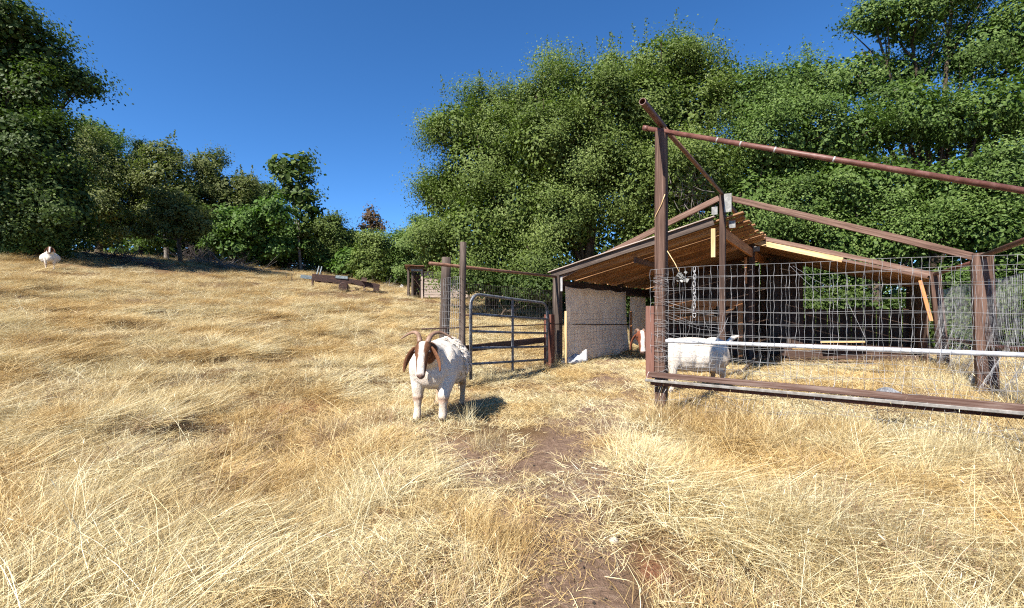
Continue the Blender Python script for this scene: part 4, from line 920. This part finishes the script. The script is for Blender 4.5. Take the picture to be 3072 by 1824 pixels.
# ------------------------------------------------------------------ metal gate
gt = empty('metal_gate', W(-HW + .17, .35, gzf(*W(-HW + .17, .35)[:2])), 'grey tubular metal farm gate with round top corners, standing closed', 'gate')
def GP(t, z):           # t 0..1 along the gate; the far end sags
    u = -HW + .17 + .02 * t; v = .36 + 2.06 * t
    return W(u, v, z - .11 * t)
GZ0, GZ1 = .10, 1.275
arc = [GP(0, GZ0), GP(0, GZ1 - .16), GP(.006, GZ1 - .10), GP(.025, GZ1 - .045), GP(.055, GZ1 - .012), GP(.10, GZ1), GP(.5, GZ1 - .003), GP(.90, GZ1), GP(.945, GZ1 - .012), GP(.975, GZ1 - .045), GP(.994, GZ1 - .10), GP(1, GZ1 - .16), GP(1, GZ0 + .16)]
pipe('gate_frame', arc, .0225, M['gate_metal'], gt, 10)
for z in (1.0, .76, .53, .31):
    pipe('bar', [GP(.008, z), GP(.5, z - .003), GP(.992, z)], .018, M['gate_metal'], gt, 8)
beam('stile', GP(.49, GZ0 + .08), GP(.49, GZ1 - .01), .050, .018, M['gate_metal'], gt, up=(CA, -SA, 0))
pipe('latch', [GP(0, .98) + Vector((-.14, 0, 0)), GP(0, .98), GP(0, .93)], .014, M['rusty_iron'], gt, 6)
pipe('hinge', [GP(1, .93), GP(1.06, .93)], .016, M['rusty_iron'], gt, 6)

# ------------------------------------------------------------------ things on the ground in and round the pen
h = hit(2420, 1078); h2 = hit(2640, 1082)
tag(beam('plank', h + Vector((-.35, .1, .03)), h2 + Vector((0, .2, .03)), .20, .05, M['dark_wood'], None), 'long dark plank lying on the straw at the mouth of the shelter', 'plank')
g = random.Random(12); mb = MB(); h0 = hit(2215, 1130); h1 = hit(2300, 1078)
mb.tube([h0 + Vector((0, 0, .03)), h0.lerp(h1, .35) + Vector((0, 0, .10)), h0.lerp(h1, .7) + Vector((0, .1, .14)), h1 + Vector((0, .2, .12)), h1 + Vector((.25, .4, .2))], [.022, .026, .03, .028, .018], 7)
mb.tube([h0.lerp(h1, .7) + Vector((0, .1, .14)), h1 + Vector((.1, 0, .02))], [.02, .012], 6)
tag(mb.obj('fallen_branch', M['bark'], None, True), 'dark crooked fallen branch lying in the pen near the white goat', 'branch')
tag(pole('log', W(.75, V3 - .35, .32), W(1.45, V3 - .25, .34), .05, .045, M['new_wood'], None, 10, .004), 'short pale yellow log resting at the shelter mouth under the silver pipe', 'log')
tag(beam('plank', W(1.2, V3 + .1, .42), W(1.9, V3 + .15, .45), .10, .03, M['new_wood'], None), 'pale plank lying inside the shelter, above the yellow log', 'plank')
def crumple(name, c, size, seed, mat, label, cat):
    g = np.random.default_rng(seed); n = 12; V = []; F = []
    for j in range(n):
        for i in range(n):
            s, t = i / (n - 1) - .5, j / (n - 1) - .5; e = max(0, 1 - (s * s + t * t) * 3)
            V.append((c[0] + s * size[0] + g.normal(0, .012), c[1] + t * size[1] + g.normal(0, .012), c[2] + .01 + size[2] * e * g.uniform(.45, 1.0)))
    for j in range(n - 1):
        for i in range(n - 1): F.append((j * n + i, j * n + i + 1, (j + 1) * n + i + 1, (j + 1) * n + i))
    me = bpy.data.meshes.new(name); me.from_pydata(V, [], F); me.materials.append(mat)
    o = mkobj(name, me); o.modifiers.new('thickness', 'SOLIDIFY').thickness = .003
    return tag(o, label, cat)
crumple('plastic_bag', P(2665, 1212, 4.15), (.26, .18, .15), 3, M['plastic_bag'], 'torn grey white plastic feed bag lying behind the timber rail', 'plastic bag')
h = hit(1215, 1418); mb = MB(); g = np.random.default_rng(8)
def rock(name, c, rad, seed, mat, label=None, cat='stone', group=None, n=10):
    g = np.random.default_rng(seed); V = []; F = []
    for j in range(7):
        th = math.pi * j / 6
        for i in range(n):
            a = 2 * math.pi * i / n; q = 1 + g.uniform(-.18, .18)
            V.append((c[0] + rad[0] * q * math.sin(th) * math.cos(a), c[1] + rad[1] * q * math.sin(th) * math.sin(a), c[2] + rad[2] * math.cos(th) * (1 + g.uniform(-.1, .1))))
    for j in range(6):
        for i in range(n): F.append((j * n + i, (j + 1) * n + i, (j + 1) * n + (i + 1) % n, j * n + (i + 1) % n))
    me = bpy.data.meshes.new(name); me.from_pydata(V, [], F); me.materials.append(mat); me.polygons.foreach_set('use_smooth', np.ones(len(F), bool))
    o = mkobj(name, me)
    return tag(o, label, cat, group) if label else o
rock('flat_stone', (h.x - .04, h.y, h.z - .01), (.13, .06, .035), 4, M['stone'], 'flat pinkish stone in the straw left of the worn path')
rock('flat_stone', (h.x + .13, h.y - .07, h.z - .012), (.09, .05, .03), 5, M['stone'], 'smaller pink stone touching the flat pinkish stone at its right end')
h = hit(1842, 1628); rock('stone', (h.x, h.y, h.z + .008), (.022, .018, .016), 6, M['pale_stone'], 'small pale round stone beside the worn path at the bottom')
g = np.random.default_rng(15); mb = MB()
for k in range(220):
    px, py = g.uniform(1180, 1860), g.uniform(1270, 1800); Zq = CAMZ * FPX / (py - HORIZ); x = (px - 1536) / FPX * Zq
    if pathmask(np.array([x]), np.array([Zq]))[0] < .25 and g.random() < .75: continue
    r = g.uniform(.0025, .0055); mb.box((x, Zq, gzf(x, Zq) + r * .6), (r * 2.2, r * 1.6, r * 1.5), Euler(tuple(g.uniform(0, 3, 3))).to_matrix())
o = mb.obj('droppings', M['dropping']); o['kind'] = 'stuff'

# ------------------------------------------------------------------ goats
def ico(n=10, m_=7):
    V = [(0, 0, 1)]; F = []
    for j in range(1, m_):
        for i in range(n):
            a = 2 * math.pi * (i + .5 * (j % 2)) / n; t = math.pi * j / m_; V.append((math.sin(t) * math.cos(a), math.sin(t) * math.sin(a), math.cos(t)))
    V.append((0, 0, -1)); L = len(V) - 1
    for i in range(n): F.append((0, 1 + i, 1 + (i + 1) % n)); F.append((L, 1 + (m_ - 2) * n + (i + 1) % n, 1 + (m_ - 2) * n + i))
    for j in range(m_ - 2):
        for i in range(n):
            a, b, c, d = 1 + j * n + i, 1 + j * n + (i + 1) % n, 1 + (j + 1) * n + i, 1 + (j + 1) * n + (i + 1) % n
            F.append((a, c, d)); F.append((a, d, b))
    return V, F
ICOV, ICOF = ico(14, 10)
class Blob:
    def __init__(s): s.v = []; s.f = []
    def ell(s, c, r, rot=None):
        b = len(s.v); c = Vector(c); Mx = rot or Matrix.Identity(3)
        for q in ICOV: s.v.append(tuple(c + Mx @ Vector((q[0] * r[0], q[1] * r[1], q[2] * r[2]))))
        s.f += [(x + b, y + b, z + b) for x, y, z in ICOF]
    def cap(s, p0, r0, p1, r1, sq=None):
        p0, p1 = Vector(p0), Vector(p1); n = max(3, int((p1 - p0).length / (min(r0, r1) * .45)) + 1); n = min(n, 16)
        for k in range(n + 1):
            t = k / n; r = r0 + (r1 - r0) * t; s.ell(p0.lerp(p1, t), (r, r, r) if sq is None else (r * sq[0], r * sq[1], r * sq[2]))
    def body(s, name, mat, voxel, smooth):
        me = bpy.data.meshes.new(name); me.from_pydata(s.v, [], s.f); o = bpy.data.objects.new(name, me); COL.objects.link(o)
        md = o.modifiers.new('r', 'REMESH'); md.mode = 'VOXEL'; md.voxel_size = voxel; md.use_smooth_shade = True
        md = o.modifiers.new('s', 'SMOOTH'); md.factor = .5; md.iterations = smooth
        dg = bpy.context.evaluated_depsgraph_get(); m2 = bpy.data.meshes.new_from_object(o.evaluated_get(dg)); m2.name = name
        bpy.data.objects.remove(o); bpy.data.meshes.remove(me)
        m2.materials.clear(); m2.materials.append(mat); return m2
def goat(label, loc, rz, H, hd, yaw=0.0, legs=None, tail='down', horn=1.0, scale=1.0, voxel=.0105, fleece=0, wide=1.0, name='goat', neck_from=(0, .34, .56), brown=(.155, .068, .034), horn_style=0, darkneck=0, chest=1.0):
    """H = poll position, hd = direction of the face (both in goat space, forward +Y), yaw turns the head"""
    H = Vector(H); hd = Vector(hd).normalized(); Rz = Matrix.Rotation(yaw, 3, 'Z')
    fd = Rz @ hd; side = Rz @ Vector((1, 0, 0)); front = side.cross(fd) * -1          # front = outward from the forehead
    if front.dot(Rz @ Vector((0, 1, 0))) < 0 and abs(hd.z) > .3: front = -front
    def h(x, y, z): return H + side * x + front * y + fd * z          # head space: z runs down the face
    B = Blob(); wv = wide
    B.ell((0, .27, .485), (.165 * chest, .19, .215)); B.ell((0, .08, .475), (.215 * wv, .27, .225)); B.ell((0, -.12, .465), (.245 * wv, .25, .228)); B.ell((0, -.33, .515), (.175, .18, .19))
    B.ell((0, .0, .60), (.10, .40, .105)); B.ell((0, .385, .43), (.115 * chest, .085, .125)); B.ell((0, -.44, .55), (.12, .08, .12))
    for s in (-1, 1):
        B.ell((s * .115 * chest, .26, .475), (.078 * chest, .12, .18)); B.ell((s * .115, -.36, .46), (.08, .13, .17))
    B.cap(neck_from, .135, Vector(neck_from).lerp(H, .55) + Vector((0, 0, -.01)), .10); B.cap(Vector(neck_from).lerp(H, .5), .105, h(0, -.02, .02), .078)
    # head
    B.ell(h(0, -.005, .005), (.072, .072, .066)); B.ell(h(0, .018, .045), (.062, .052, .060), None)
    B.cap(h(0, .012, .05), .058, h(0, .012, .145), .045); B.cap(h(0, .010, .13), .046, h(0, .004, .222), .036); B.cap(h(0, -.030, .08), .040, h(0, -.022, .215), .027)
    for s in (-1, 1): B.ell(h(s * .048, .012, .035), (.022, .022, .026)); B.ell(h(s * .020, .016, .222), (.020, .020, .020))
    # legs: list of joint chains (x, y, z, r)
    LG = legs or {}
    hooves = []
    for key, s, front_leg in (('fr', 1, True), ('fl', -1, True), ('hr', 1, False), ('hl', -1, False)):
        if key in LG: ch_ = LG[key]
        elif front_leg: ch_ = [(s * .115, .28, .40, .070), (s * .112, .285, .215, .040), (s * .112, .29, .12, .026), (s * .112, .295, .062, .030), (s * .112, .315, .030, .030)]
        else: ch_ = [(s * .115, -.33, .42, .095), (s * .12, -.24, .33, .066), (s * .118, -.395, .235, .036), (s * .118, -.385, .12, .026), (s * .118, -.375, .062, .030), (s * .118, -.355, .030, .030)]
        for a, b_ in zip(ch_[:-1], ch_[1:]): B.cap(a[:3], a[3], b_[:3], b_[3])
        k = 1 if front_leg else 2; B.ell(ch_[k][:3], (ch_[k][3] * 1.12,) * 3)
        hooves.append((Vector(ch_[-1][:3]), Vector(ch_[-1][:3]) - Vector(ch_[-2][:3])))
    if tail == 'up': B.cap((0, -.50, .60), .035, (0, -.60, .69), .030); B.cap((0, -.60, .69), .032, (0, -.69, .715), .014)
    else: B.cap((0, -.50, .61), .036, (0, -.555, .60), .030); B.cap((0, -.555, .60), .030, (0, -.58, .50), .014)
    t = empty(name, loc, label, 'goat', None, rz); t.scale = (scale,) * 3
    me = B.body('body', M['goat_coat'], voxel, 3)
    # coat colours by place on the body
    n = len(me.vertices); co = np.empty(n * 3, np.float32); me.vertices.foreach_get('co', co); co = co.reshape(-1, 3)
    no = np.empty(n * 3, np.float32); me.vertex_normals.foreach_get('vector', no); no = no.reshape(-1, 3)
    rel = co - np.array(H); hx = rel @ np.array(side); hy = rel @ np.array(front); hz = rel @ np.array(fd); nf = no @ np.array(front)
    wob = (vnoise(co[:, 0] * 1 + co[:, 2], co[:, 1], .035, 7) - .5); wob2 = (vnoise(co[:, 0] + 3, co[:, 2] + co[:, 1] * .7, .10, 9) - .5)
    white = np.array([.68, .62, .54]); cream = np.array([.46, .34, .22]); br = np.array(brown); br2 = br * .55; pink = np.array([.50, .30, .25])
    c = np.tile(white, (n, 1))
    dirty = sstep(.34, .12, co[:, 2] + wob2 * .12) * .45 + .25 * sstep(.1, .4, wob2) + sstep(.0, -.35, co[:, 1] + wob2 * .3) * sstep(.62, .45, co[:, 2] + wob2 * .2) * .5
    c = c * (1 - dirty[:, None]) + cream * dirty[:, None]
    low = sstep(.30, .22, co[:, 2] + wob * .06) * sstep(-.02, .12, wob2) * .45; c = c * (1 - low[:, None]) + np.array([.30, .20, .13]) * low[:, None]
    knee = np.exp(-((co[:, 2] - .205 + wob * .03) / .030) ** 2) * (co[:, 1] > .12) * .6 * (no[:, 1] > -.2); c = c * (1 - knee[:, None]) + np.array([.36, .18, .10]) * knee[:, None]
    inhead = (sstep(-.115 - darkneck, -.085 - darkneck, hz + wob * .05) * sstep(-.13 - darkneck, -.10 - darkneck, hy + wob * .03) * sstep(.17, .14, np.hypot(hx, hy)) * (np.abs(hz - .08) < .26) * (rel @ np.array(rel.mean(0) * 0 + np.array([0, 1, 0])) > -.5))
    bm = np.clip(inhead, 0, 1); c = c * (1 - bm[:, None]) + (br * (1 + .5 * wob[:, None])) * bm[:, None]
    dk_ = bm * sstep(.02, .045, np.abs(hx)) * np.exp(-((hz - .035) / .035) ** 2) * .6; c = c * (1 - dk_[:, None]) + br2 * dk_[:, None]
    blaze = bm * sstep(.027, .017, np.abs(hx) + wob * .014 - .005 * (hz / .2)) * sstep(-.25, .1, nf) * sstep(-.075, -.04, hz); c = c * (1 - blaze[:, None]) + white * blaze[:, None]
    muz = bm * sstep(.205, .235, hz + wob * .02); c = c * (1 - muz[:, None]) + (np.array([.21, .135, .105])) * muz[:, None]
    mouth = bm * np.exp(-((hy + .018) / .006) ** 2) * sstep(.15, .19, hz); nost = bm * np.exp(-((np.abs(hx) - .017) / .007) ** 2 - ((hz - .243) / .010) ** 2) * (nf > -.3)
    mn = np.clip(mouth + nost, 0, 1) * .85; c = c * (1 - mn[:, None]) + np.array([.06, .03, .025]) * mn[:, None]
    bib = sstep(.19, .20, hz) * 0
    a = me.color_attributes.new('coat', 'FLOAT_COLOR', 'POINT'); a.data.foreach_set('color', np.concatenate([np.clip(c, .01, 1), np.ones((n, 1))], 1).astype(np.float32).ravel())
    def child(nm, mesh, mat=None):
        o = bpy.data.objects.new(nm, mesh); COL.objects.link(o); o.parent = t
        if mat and not mesh.materials: mesh.materials.append(mat)
        return o
    child('body', me)
    colm = lambda nm, mb, mat: child(nm, mb.mesh(nm, mat, True))
    for s in (-1, 1):
        k = horn
        pts = [(.032, .0, -.045), (.045, -.012, -.10), (.075, -.045, -.145), (.12, -.075, -.160), (.175, -.10, -.145), (.225, -.115, -.115)] if horn_style == 0 else [(.03, -.01, -.04), (.04, -.045, -.09), (.055, -.10, -.115), (.075, -.15, -.10), (.09, -.17, -.06)]
        pts = [h(s * (.032 + (x - .032) * k), y * k, -.045 + (z + .045) * k) for x, y, z in pts]
        colm('horn', MB().tube(bezs(pts), [.025 * (1 - .80 * i / 15) for i in range(16)], 8), M['horn'])
        # drooping ear: cupped leaf with thickness
        mb = MB(); NJ = 9; axis = []
        for j in range(NJ):
            q = j / (NJ - 1); axis.append(h(s * (.062 + .075 * math.sin(q * 1.6) + .012 * q), -.006 - .028 * q + (.02 if s < 0 else 0) * q, -.008 + .20 * q ** 1.15))
        V = []
        for j in range(NJ):
            q = j / (NJ - 1); wd_ = .029 * (math.sin(math.pi * min(1, .18 + q * .86)) ** .7) + .004
            dirn = (axis[min(j + 1, NJ - 1)] - axis[max(j - 1, 0)]).normalized(); wdir = (front * .85 + side * s * .45).normalized(); wdir = (wdir - dirn * wdir.dot(dirn)).normalized(); nrm = dirn.cross(wdir) * s
            for i in range(5):
                f_ = i / 4 * 2 - 1; V.append(axis[j] + wdir * f_ * wd_ + nrm * (.012 * f_ * f_ - .006))
        F = [(j * 5 + i, j * 5 + i + 1, (j + 1) * 5 + i + 1, (j + 1) * 5 + i) for j in range(NJ - 1) for i in range(4)]
        em = bpy.data.meshes.new('ear'); em.from_pydata([tuple(q) for q in V], [], F); em.polygons.foreach_set('use_smooth', np.ones(len(F), bool))
        ca = em.color_attributes.new('coat', 'FLOAT_COLOR', 'POINT'); ca.data.foreach_set('color', np.tile(np.array([br[0] * 1.15, br[1] * 1.2, br[2] * 1.25, 1], np.float32), len(V)))
        em.materials.append(M['goat_coat']); e_ = child('ear', em); md = e_.modifiers.new('thickness', 'SOLIDIFY'); md.thickness = .009; md.offset = 0
        md = e_.modifiers.new('soft', 'SUBSURF'); md.levels = 1; md.render_levels = 1
        b_ = Blob(); b_.ell(h(s * .060, .022, .036), (.0125, .0125, .0125)); ey = bpy.data.meshes.new('eye'); ey.from_pydata(b_.v, [], b_.f); ey.materials.append(M['eye']); ey.polygons.foreach_set('use_smooth', np.ones(len(b_.f), bool)); child('eye', ey)
    for p, d in hooves:
        b_ = MB(); d2 = Vector((d.x, d.y, 0)); d2 = d2.normalized() if d2.length > .001 else Vector((0, 1, 0)); q = Vector((-d2.y, d2.x, 0))
        for s in (-1, 1):
            c0 = p + q * s * .016 + Vector((0, 0, .002)); b_.tube([c0 + Vector((0, 0, .012)) - d2 * .006, c0 + Vector((0, 0, -.010)) + d2 * .006, c0 + Vector((0, 0, -.032)) + d2 * .016], [.019, .021, .022], 7)
        colm('hoof', b_, M['hoof'])
    if fleece:
        g = np.random.default_rng(5); wgt = sstep(.10, -.12, co[:, 1]) * sstep(.34, .46, co[:, 2]) * sstep(.50, .44, -co[:, 1] * .0 + .3)
        ids = g.choice(n, fleece, p=wgt / wgt.sum()); V = []; F = []; CC = []
        for i in ids:
            p = co[i]; nn = no[i]; dn = np.array([g.normal(0, .3), -.5 + g.normal(0, .3), -1.0]); dn = dn - nn * (dn @ nn); dn /= np.linalg.norm(dn) + 1e-6
            sd_ = np.cross(nn, dn); L = g.uniform(.025, .06); w = g.uniform(.007, .013); b_ = len(V); cu = g.normal(0, .25)
            for k, (tt, ww, lift) in enumerate(((0, 1, .001), (.5, .9, .006), (1, .3, .003))):
                ctr = p + nn * lift + dn * L * tt + sd_ * cu * L * tt * tt; V += [ctr - sd_ * w * ww, ctr + sd_ * w * ww]
            F += [(b_, b_ + 1, b_ + 3, b_ + 2), (b_ + 2, b_ + 3, b_ + 5, b_ + 4)]; q = g.random(); cc = white * 1.12 * (1 - .4 * q) + cream * 1.2 * .4 * q
            if p[2] < .5 and g.random() < .35: cc = cream * .75
            CC += [np.append(cc, 1)] * 6
        fm = bpy.data.meshes.new('fleece'); fm.from_pydata([tuple(q) for q in V], [], F); ca = fm.color_attributes.new('coat', 'FLOAT_COLOR', 'POINT'); ca.data.foreach_set('color', np.array(CC, np.float32).ravel())
        fm.materials.append(M['goat_coat']); o = child('fleece', fm); o['kind'] = 'stuff'
    return t
def bezs(P_, n=16):
    """smooth curve through control points (Catmull-Rom)"""
    P_ = [Vector(p) for p in P_]; Q = [P_[0] * 2 - P_[1]] + P_ + [P_[-1] * 2 - P_[-2]]; out = []
    for k in range(n):
        u = k / (n - 1) * (len(P_) - 1); i = min(int(u), len(P_) - 2); t = u - i; a, b, c, d = Q[i:i + 4]
        out.append(.5 * ((2 * b) + (c - a) * t + (2 * a - 5 * b + 4 * c - d) * t * t + (3 * b - a - 3 * c + d) * t ** 3))
    return out
# walking goat in the foreground
h = hit(1322, 1240)
gl = {'fr': [(.135, .27, .40, .080), (.138, .285, .215, .046), (.138, .29, .12, .030), (.138, .30, .062, .036), (.138, .32, .030, .036)],
      'fl': [(-.135, .28, .40, .082), (-.115, .37, .235, .050), (-.110, .37, .14, .036), (-.108, .365, .085, .040), (-.108, .385, .055, .036)],
      'hl': [(-.115, -.33, .42, .095), (-.125, -.27, .33, .066), (-.13, -.43, .235, .036), (-.13, -.41, .12, .026), (-.13, -.40, .062, .030), (-.13, -.38, .030, .030)]}
goat('white goat with brown head and spreading horns walking towards the viewer', (h.x, h.y, gzf(h.x, h.y) + .0), R(180) + R(-5), (-.005, .62, .665), (0, .36, -.93), R(3), gl, 'down', 1.0, 1.04, .0095, 2600, 1.10, chest=1.16)
# goat standing in the pen
px = W(-.125, 1.64); gz0 = gzf(px.x, px.y)
goat('white goat with red brown head standing in the pen behind the tall post and mesh', (px.x, px.y, gz0), R(97), (.0, .66, .74), (0, .30, -.95), R(80), None, 'up', .55, .98, .0115, 0, 1.0, horn_style=1, brown=(.19, .062, .03))
# distant goat on the slope
h = hit(150, 812)
goat('small distant white goat with brown head facing the viewer on the left slope', (h.x, h.y, h.z + .03), R(180 + 44), (0, .52, .80), (0, .55, -.85), R(-3), None, 'down', .6, 1.08, .012, 0, 1.28, brown=(.13, .055, .03), neck_from=(0, .30, .60), horn_style=1)

# ------------------------------------------------------------------ far things in the meadow
# small plank shed
h = hit(1262, 896); S = h.y / FPX
sh = empty('plank_shed', h, 'small weathered plank shed with a doorway and low tin roof under the oaks', 'shed')
fx_ = Vector((.985, .17, 0)).normalized(); fy_ = Vector((-.17, .985, 0))
def SH(a, b, z): return h + fx_ * a + fy_ * b + Vector((0, 0, z))
px_ = lambda d: d * S
wS, hS = px_(118), px_(92); L0 = -px_(36)
k = 0; nb = 10; bh = hS * .86 / nb; xa, xb = L0 + px_(45), L0 + px_(180)
for k in range(nb):
    beam('siding_board', SH(xa, .02, .06 + bh * (k + .5)), SH(xb, .02, .06 + bh * (k + .5)), .022 + .012 * (k % 2), bh * .90, M['siding_wood'], sh, bev=.003)
for k in range(nb):
    beam('siding_board', SH(L0 - .02, .1, .06 + bh * (k + .5)), SH(L0 - .02, 1.9, .06 + bh * (k + .5)), .024, bh * .92, M['grey_wood'], sh, bev=.003)
for a, m_ in ((L0, 'grey_wood'), (L0 + px_(12), 'grey_wood'), (L0 + px_(40), 'siding_wood'), (xb, 'grey_wood')):
    beam('corner_post', SH(a, 0, -.05), SH(a, 0, hS * (1.0 if a < 0 else .95)), .10, .09, M[m_], sh, up=(0, 1, 0))
for k in range(3): beam('wall_board', SH(L0 + px_(16 + 8 * k), .55, 0), SH(L0 + px_(16 + 8 * k), .55, hS * .8), px_(7.6), .03, M['barn_wood'], sh, up=(0, 1, 0))
beam('door_brace', SH(L0 + px_(17), .42, .08), SH(L0 + px_(40), .42, hS * .45), .03, .09, M['grey_wood'], sh)
beam('lintel', SH(L0 + px_(8), -.03, hS * .93), SH(L0 + px_(42), -.03, hS * .93), .05, .13, M['teal_iron'], sh)
beam('top_plate', SH(L0, -.03, hS * 1.0), SH(xb, -.03, hS * .93), .07, .10, M['barn_wood'], sh)
for k in range(7):
    b0_ = L0 - px_(10) + (xb - L0 + px_(16)) * k / 7; b1_ = L0 - px_(10) + (xb - L0 + px_(16)) * (k + 1) / 7
    beam('roof_sheet', SH((b0_ + b1_) / 2, -.35, hS * (1.07 - .012 * k)), SH((b0_ + b1_) / 2, 2.1, hS * (1.0 - .012 * k)), (b1_ - b0_) * 1.03, .03, M['rust_pipe_light' if k < 2 else 'rusty_iron'], sh)
for k in range(4):
    beam('wall_board', SH(L0 + .3 + k * .4, 1.95, 0), SH(L0 + .3 + k * .4, 1.95, hS * .95), .38, .03, M['barn_wood'], sh, up=(0, 1, 0))
crumple('white_sack', hit(1208, 866) + Vector((0, -.3, .0)), (.32, .3, .38), 5, M['white_tarp'], 'white stuffed sack leaning at the left corner of the plank shed', 'sack')
q = hit(1200, 880); tag(beam('yellow_board', q + Vector((-.28, 0, .06)), q + Vector((.28, .05, .05)), .06, .16, M['yellow_paint'], None), 'faded yellow board lying left of the plank shed', 'board')
q0, q1 = hit(1062, 876), hit(1183, 880)
tag(beam('plank', q0 + Vector((0, -.3, .05)), q1 + Vector((0, -.2, .05)), .2, .07, M['barn_wood'], None), 'long low brown plank on the grass between trailer and plank shed', 'plank')
# old trailer frame
h = hit(1020, 874) + Vector((0, 0, .10)); S = h.y / FPX
tr = empty('old_trailer', h, 'rusty old flatbed trailer frame stranded in the dry grass', 'trailer')
X_ = Vector((.96, .28, 0)).normalized(); Y_ = Vector((-.28, .96, 0))
tilt = -.11
def TR(a, b, z): a = a * S; return h + X_ * a + Y_ * b + Vector((0, 0, z * S + tilt * a))
for b_ in (0, 1.3):
    beam('side_rail', TR(-78, b_, 27), TR(20, b_, 29), .10, 20 * S, M['rusty_iron'], tr); beam('side_rail', TR(20, b_, 30), TR(108, b_, 23), .10, 13 * S, M['rusty_iron'], tr)
for a in (-74, -40, -5, 30, 62, 100): beam('cross_member', TR(a, 0, 28), TR(a, 1.3, 28), .10, .12, M['rusty_iron'], tr)
beam('drawbar', TR(-112, .35, 26), TR(-76, .45, 26), .12, 11 * S, M['teal_iron'], tr)
beam('deck_plate', TR(-12, -.06, 36), TR(22, -.06, 37), .06, 9 * S, M['teal_iron'], tr)
for a in (-66, -58): beam('upright', TR(a, .1, 34), TR(a + 7, .1, 62), .05, .06, M['teal_iron'], tr, up=(0, 1, 0))
beam('upright_brace', TR(-50, .1, 34), TR(-58, .1, 56), .03, .04, M['rusty_iron'], tr, up=(0, 1, 0))
beam('end_plate', TR(97, -.06, 18), TR(114, -.06, 17), .05, 24 * S, M['rusty_iron'], tr)
beam('tool_box', TR(62, -.1, 38), TR(77, -.1, 37), .3, 12 * S, M['barn_wood'], tr)
for a in (-76, 70, 104): beam('leg', TR(a, 0, 24), TR(a, 0, -4), .09, .09, M['rusty_iron'], tr, up=(0, 1, 0))
beam('axle', TR(10, -.2, 8), TR(10, 1.5, 8), .1, .1, M['rusty_iron'], tr)
for b_ in (-.15, 1.4):
    c = TR(10, b_, 8); mb = MB(); ax = Y_
    mb.tube([c - ax * .09, c - ax * .05, c + ax * .05, c + ax * .09], [12 * S, 14 * S, 14 * S, 12 * S], 16); mb.obj('wheel', M['rusty_iron'], tr)
# old rail fence and trough under the trees
h = hit(850, 806); S = h.y / FPX
rl = empty('rail_fence', h, 'old broken board fence with a pale top rail below the bright broadleaf trees', 'fence')
def RL_(a, z, b=0): return h + Vector((a * S, b, z * S))
beam('rail', RL_(-52, 32), RL_(2, 20), .06, 4.5 * S, M['siding_wood'], rl); beam('rail', RL_(12, 18, .1), RL_(66, 11, .1), .06, 4 * S, M['siding_wood'], rl)
for a, z in ((-38, 28), (-2, 20), (14, 16), (64, 10)): beam('post', RL_(a, -6), RL_(a, z), .09, .09, M['dark_wood'], rl, up=(0, 1, 0))
for k in range(3): beam('board', RL_(16, 3 + 4.4 * k - 5, .05), RL_(64, -2 + 4.4 * k - 4, .05), .03, 4 * S, M['barn_wood'], rl)
# brush
def brush(name, base, size, n_, seed, mat, label, cat='brush pile', rad=.018, upb=.3, group=None):
    g = random.Random(seed); mb = MB()
    for k in range(n_):
        c = Vector((base[0] + g.gauss(0, size[0] * .4), base[1] + g.gauss(0, size[1] * .4), 0)); c.z = gzf(c.x, c.y) + g.random() ** 2 * size[2] * .6
        d = Vector((g.gauss(0, 1), g.gauss(0, .6), g.gauss(upb, .35))).normalized(); L = g.uniform(.3, 1.0) * max(size[0], size[2]) * .6; r = rad * g.uniform(.4, 1.3)
        e = c + d * L; mb.tube([c - d * L * .4, c + Vector((g.gauss(0, .04), 0, g.gauss(0, .05))), c + d * L * .5 + Vector((0, 0, g.gauss(0, .08))), e], [r, r * .9, r * .6, r * .25], 4)
        for q in range(2):
            f_ = c.lerp(e, g.uniform(.2, .8)); mb.tube([f_, f_ + (d + Vector((g.gauss(0, .7), g.gauss(0, .5), g.gauss(.1, .6)))) * L * .35], [r * .45, r * .12], 3)
    o = mb.obj(name, M[mat]); return tag(o, label, cat, group)
q = hit(360, 786); brush('brush_pile', q, (1.9, .8, .55), 70, 1, 'twig_dark', 'dark heap of cut branches on the slope left of the lone small oak', rad=.035)
q = hit(445, 800); brush('brush_pile', q, (1.3, .6, .45), 40, 2, 'twig_dark', 'smaller pile of dark twigs just left of the lone oak trunk', rad=.025)
q = hit(640, 795); brush('brush_pile', q, (3.2, 1.2, .4), 120, 3, 'twig_grey', 'wide scatter of grey fallen branches right of the lone small oak', rad=.025, upb=.1)
q = hit(712, 782); brush('dead_bush', q, (.9, .6, 1.7), 90, 4, 'twig_grey', 'upright grey dead bush in front of the bright broadleaf trees', 'bush', rad=.016, upb=1.2)
q = hit(585, 775); brush('dead_bush', q, (1.6, .7, 1.5), 90, 5, 'twig_dark', 'dark leafless thicket between the lone oak and the grey dead bush', 'bush', rad=.02, upb=.9)
q = hit(872, 846); brush('dead_sapling', q, (.35, .2, .7), 7, 6, 'twig_dark', 'thin bare sapling in the meadow left of the trailer', 'sapling', rad=.014, upb=2)
q = hit(1160, 862); brush('brush_pile', q, (1.6, .6, .3), 50, 7, 'twig_grey', 'grey sticks strewn on the grass left of the plank shed', rad=.018, upb=.1)
# bare grey twigs among the oak leaves right of the tall post
c = P(2075, 570, 15.2); g = random.Random(31); mb = MB()
for k in range(90):
    a = c + Vector((g.gauss(0, .30), g.gauss(0, .2), g.gauss(0, .35))); d = Vector((g.gauss(0, 1), g.gauss(0, .5), g.gauss(-.2, 1))).normalized(); L = g.uniform(.25, .7)
    mb.tube([a, a + d * L * .5 + Vector((g.gauss(0, .05), 0, g.gauss(0, .05))), a + d * L], [.010, .007, .003], 3)
tag(mb.obj('dead_branches', M['twig_grey']), 'tangle of bare grey twigs in the oak foliage right of the tall post', 'branches')
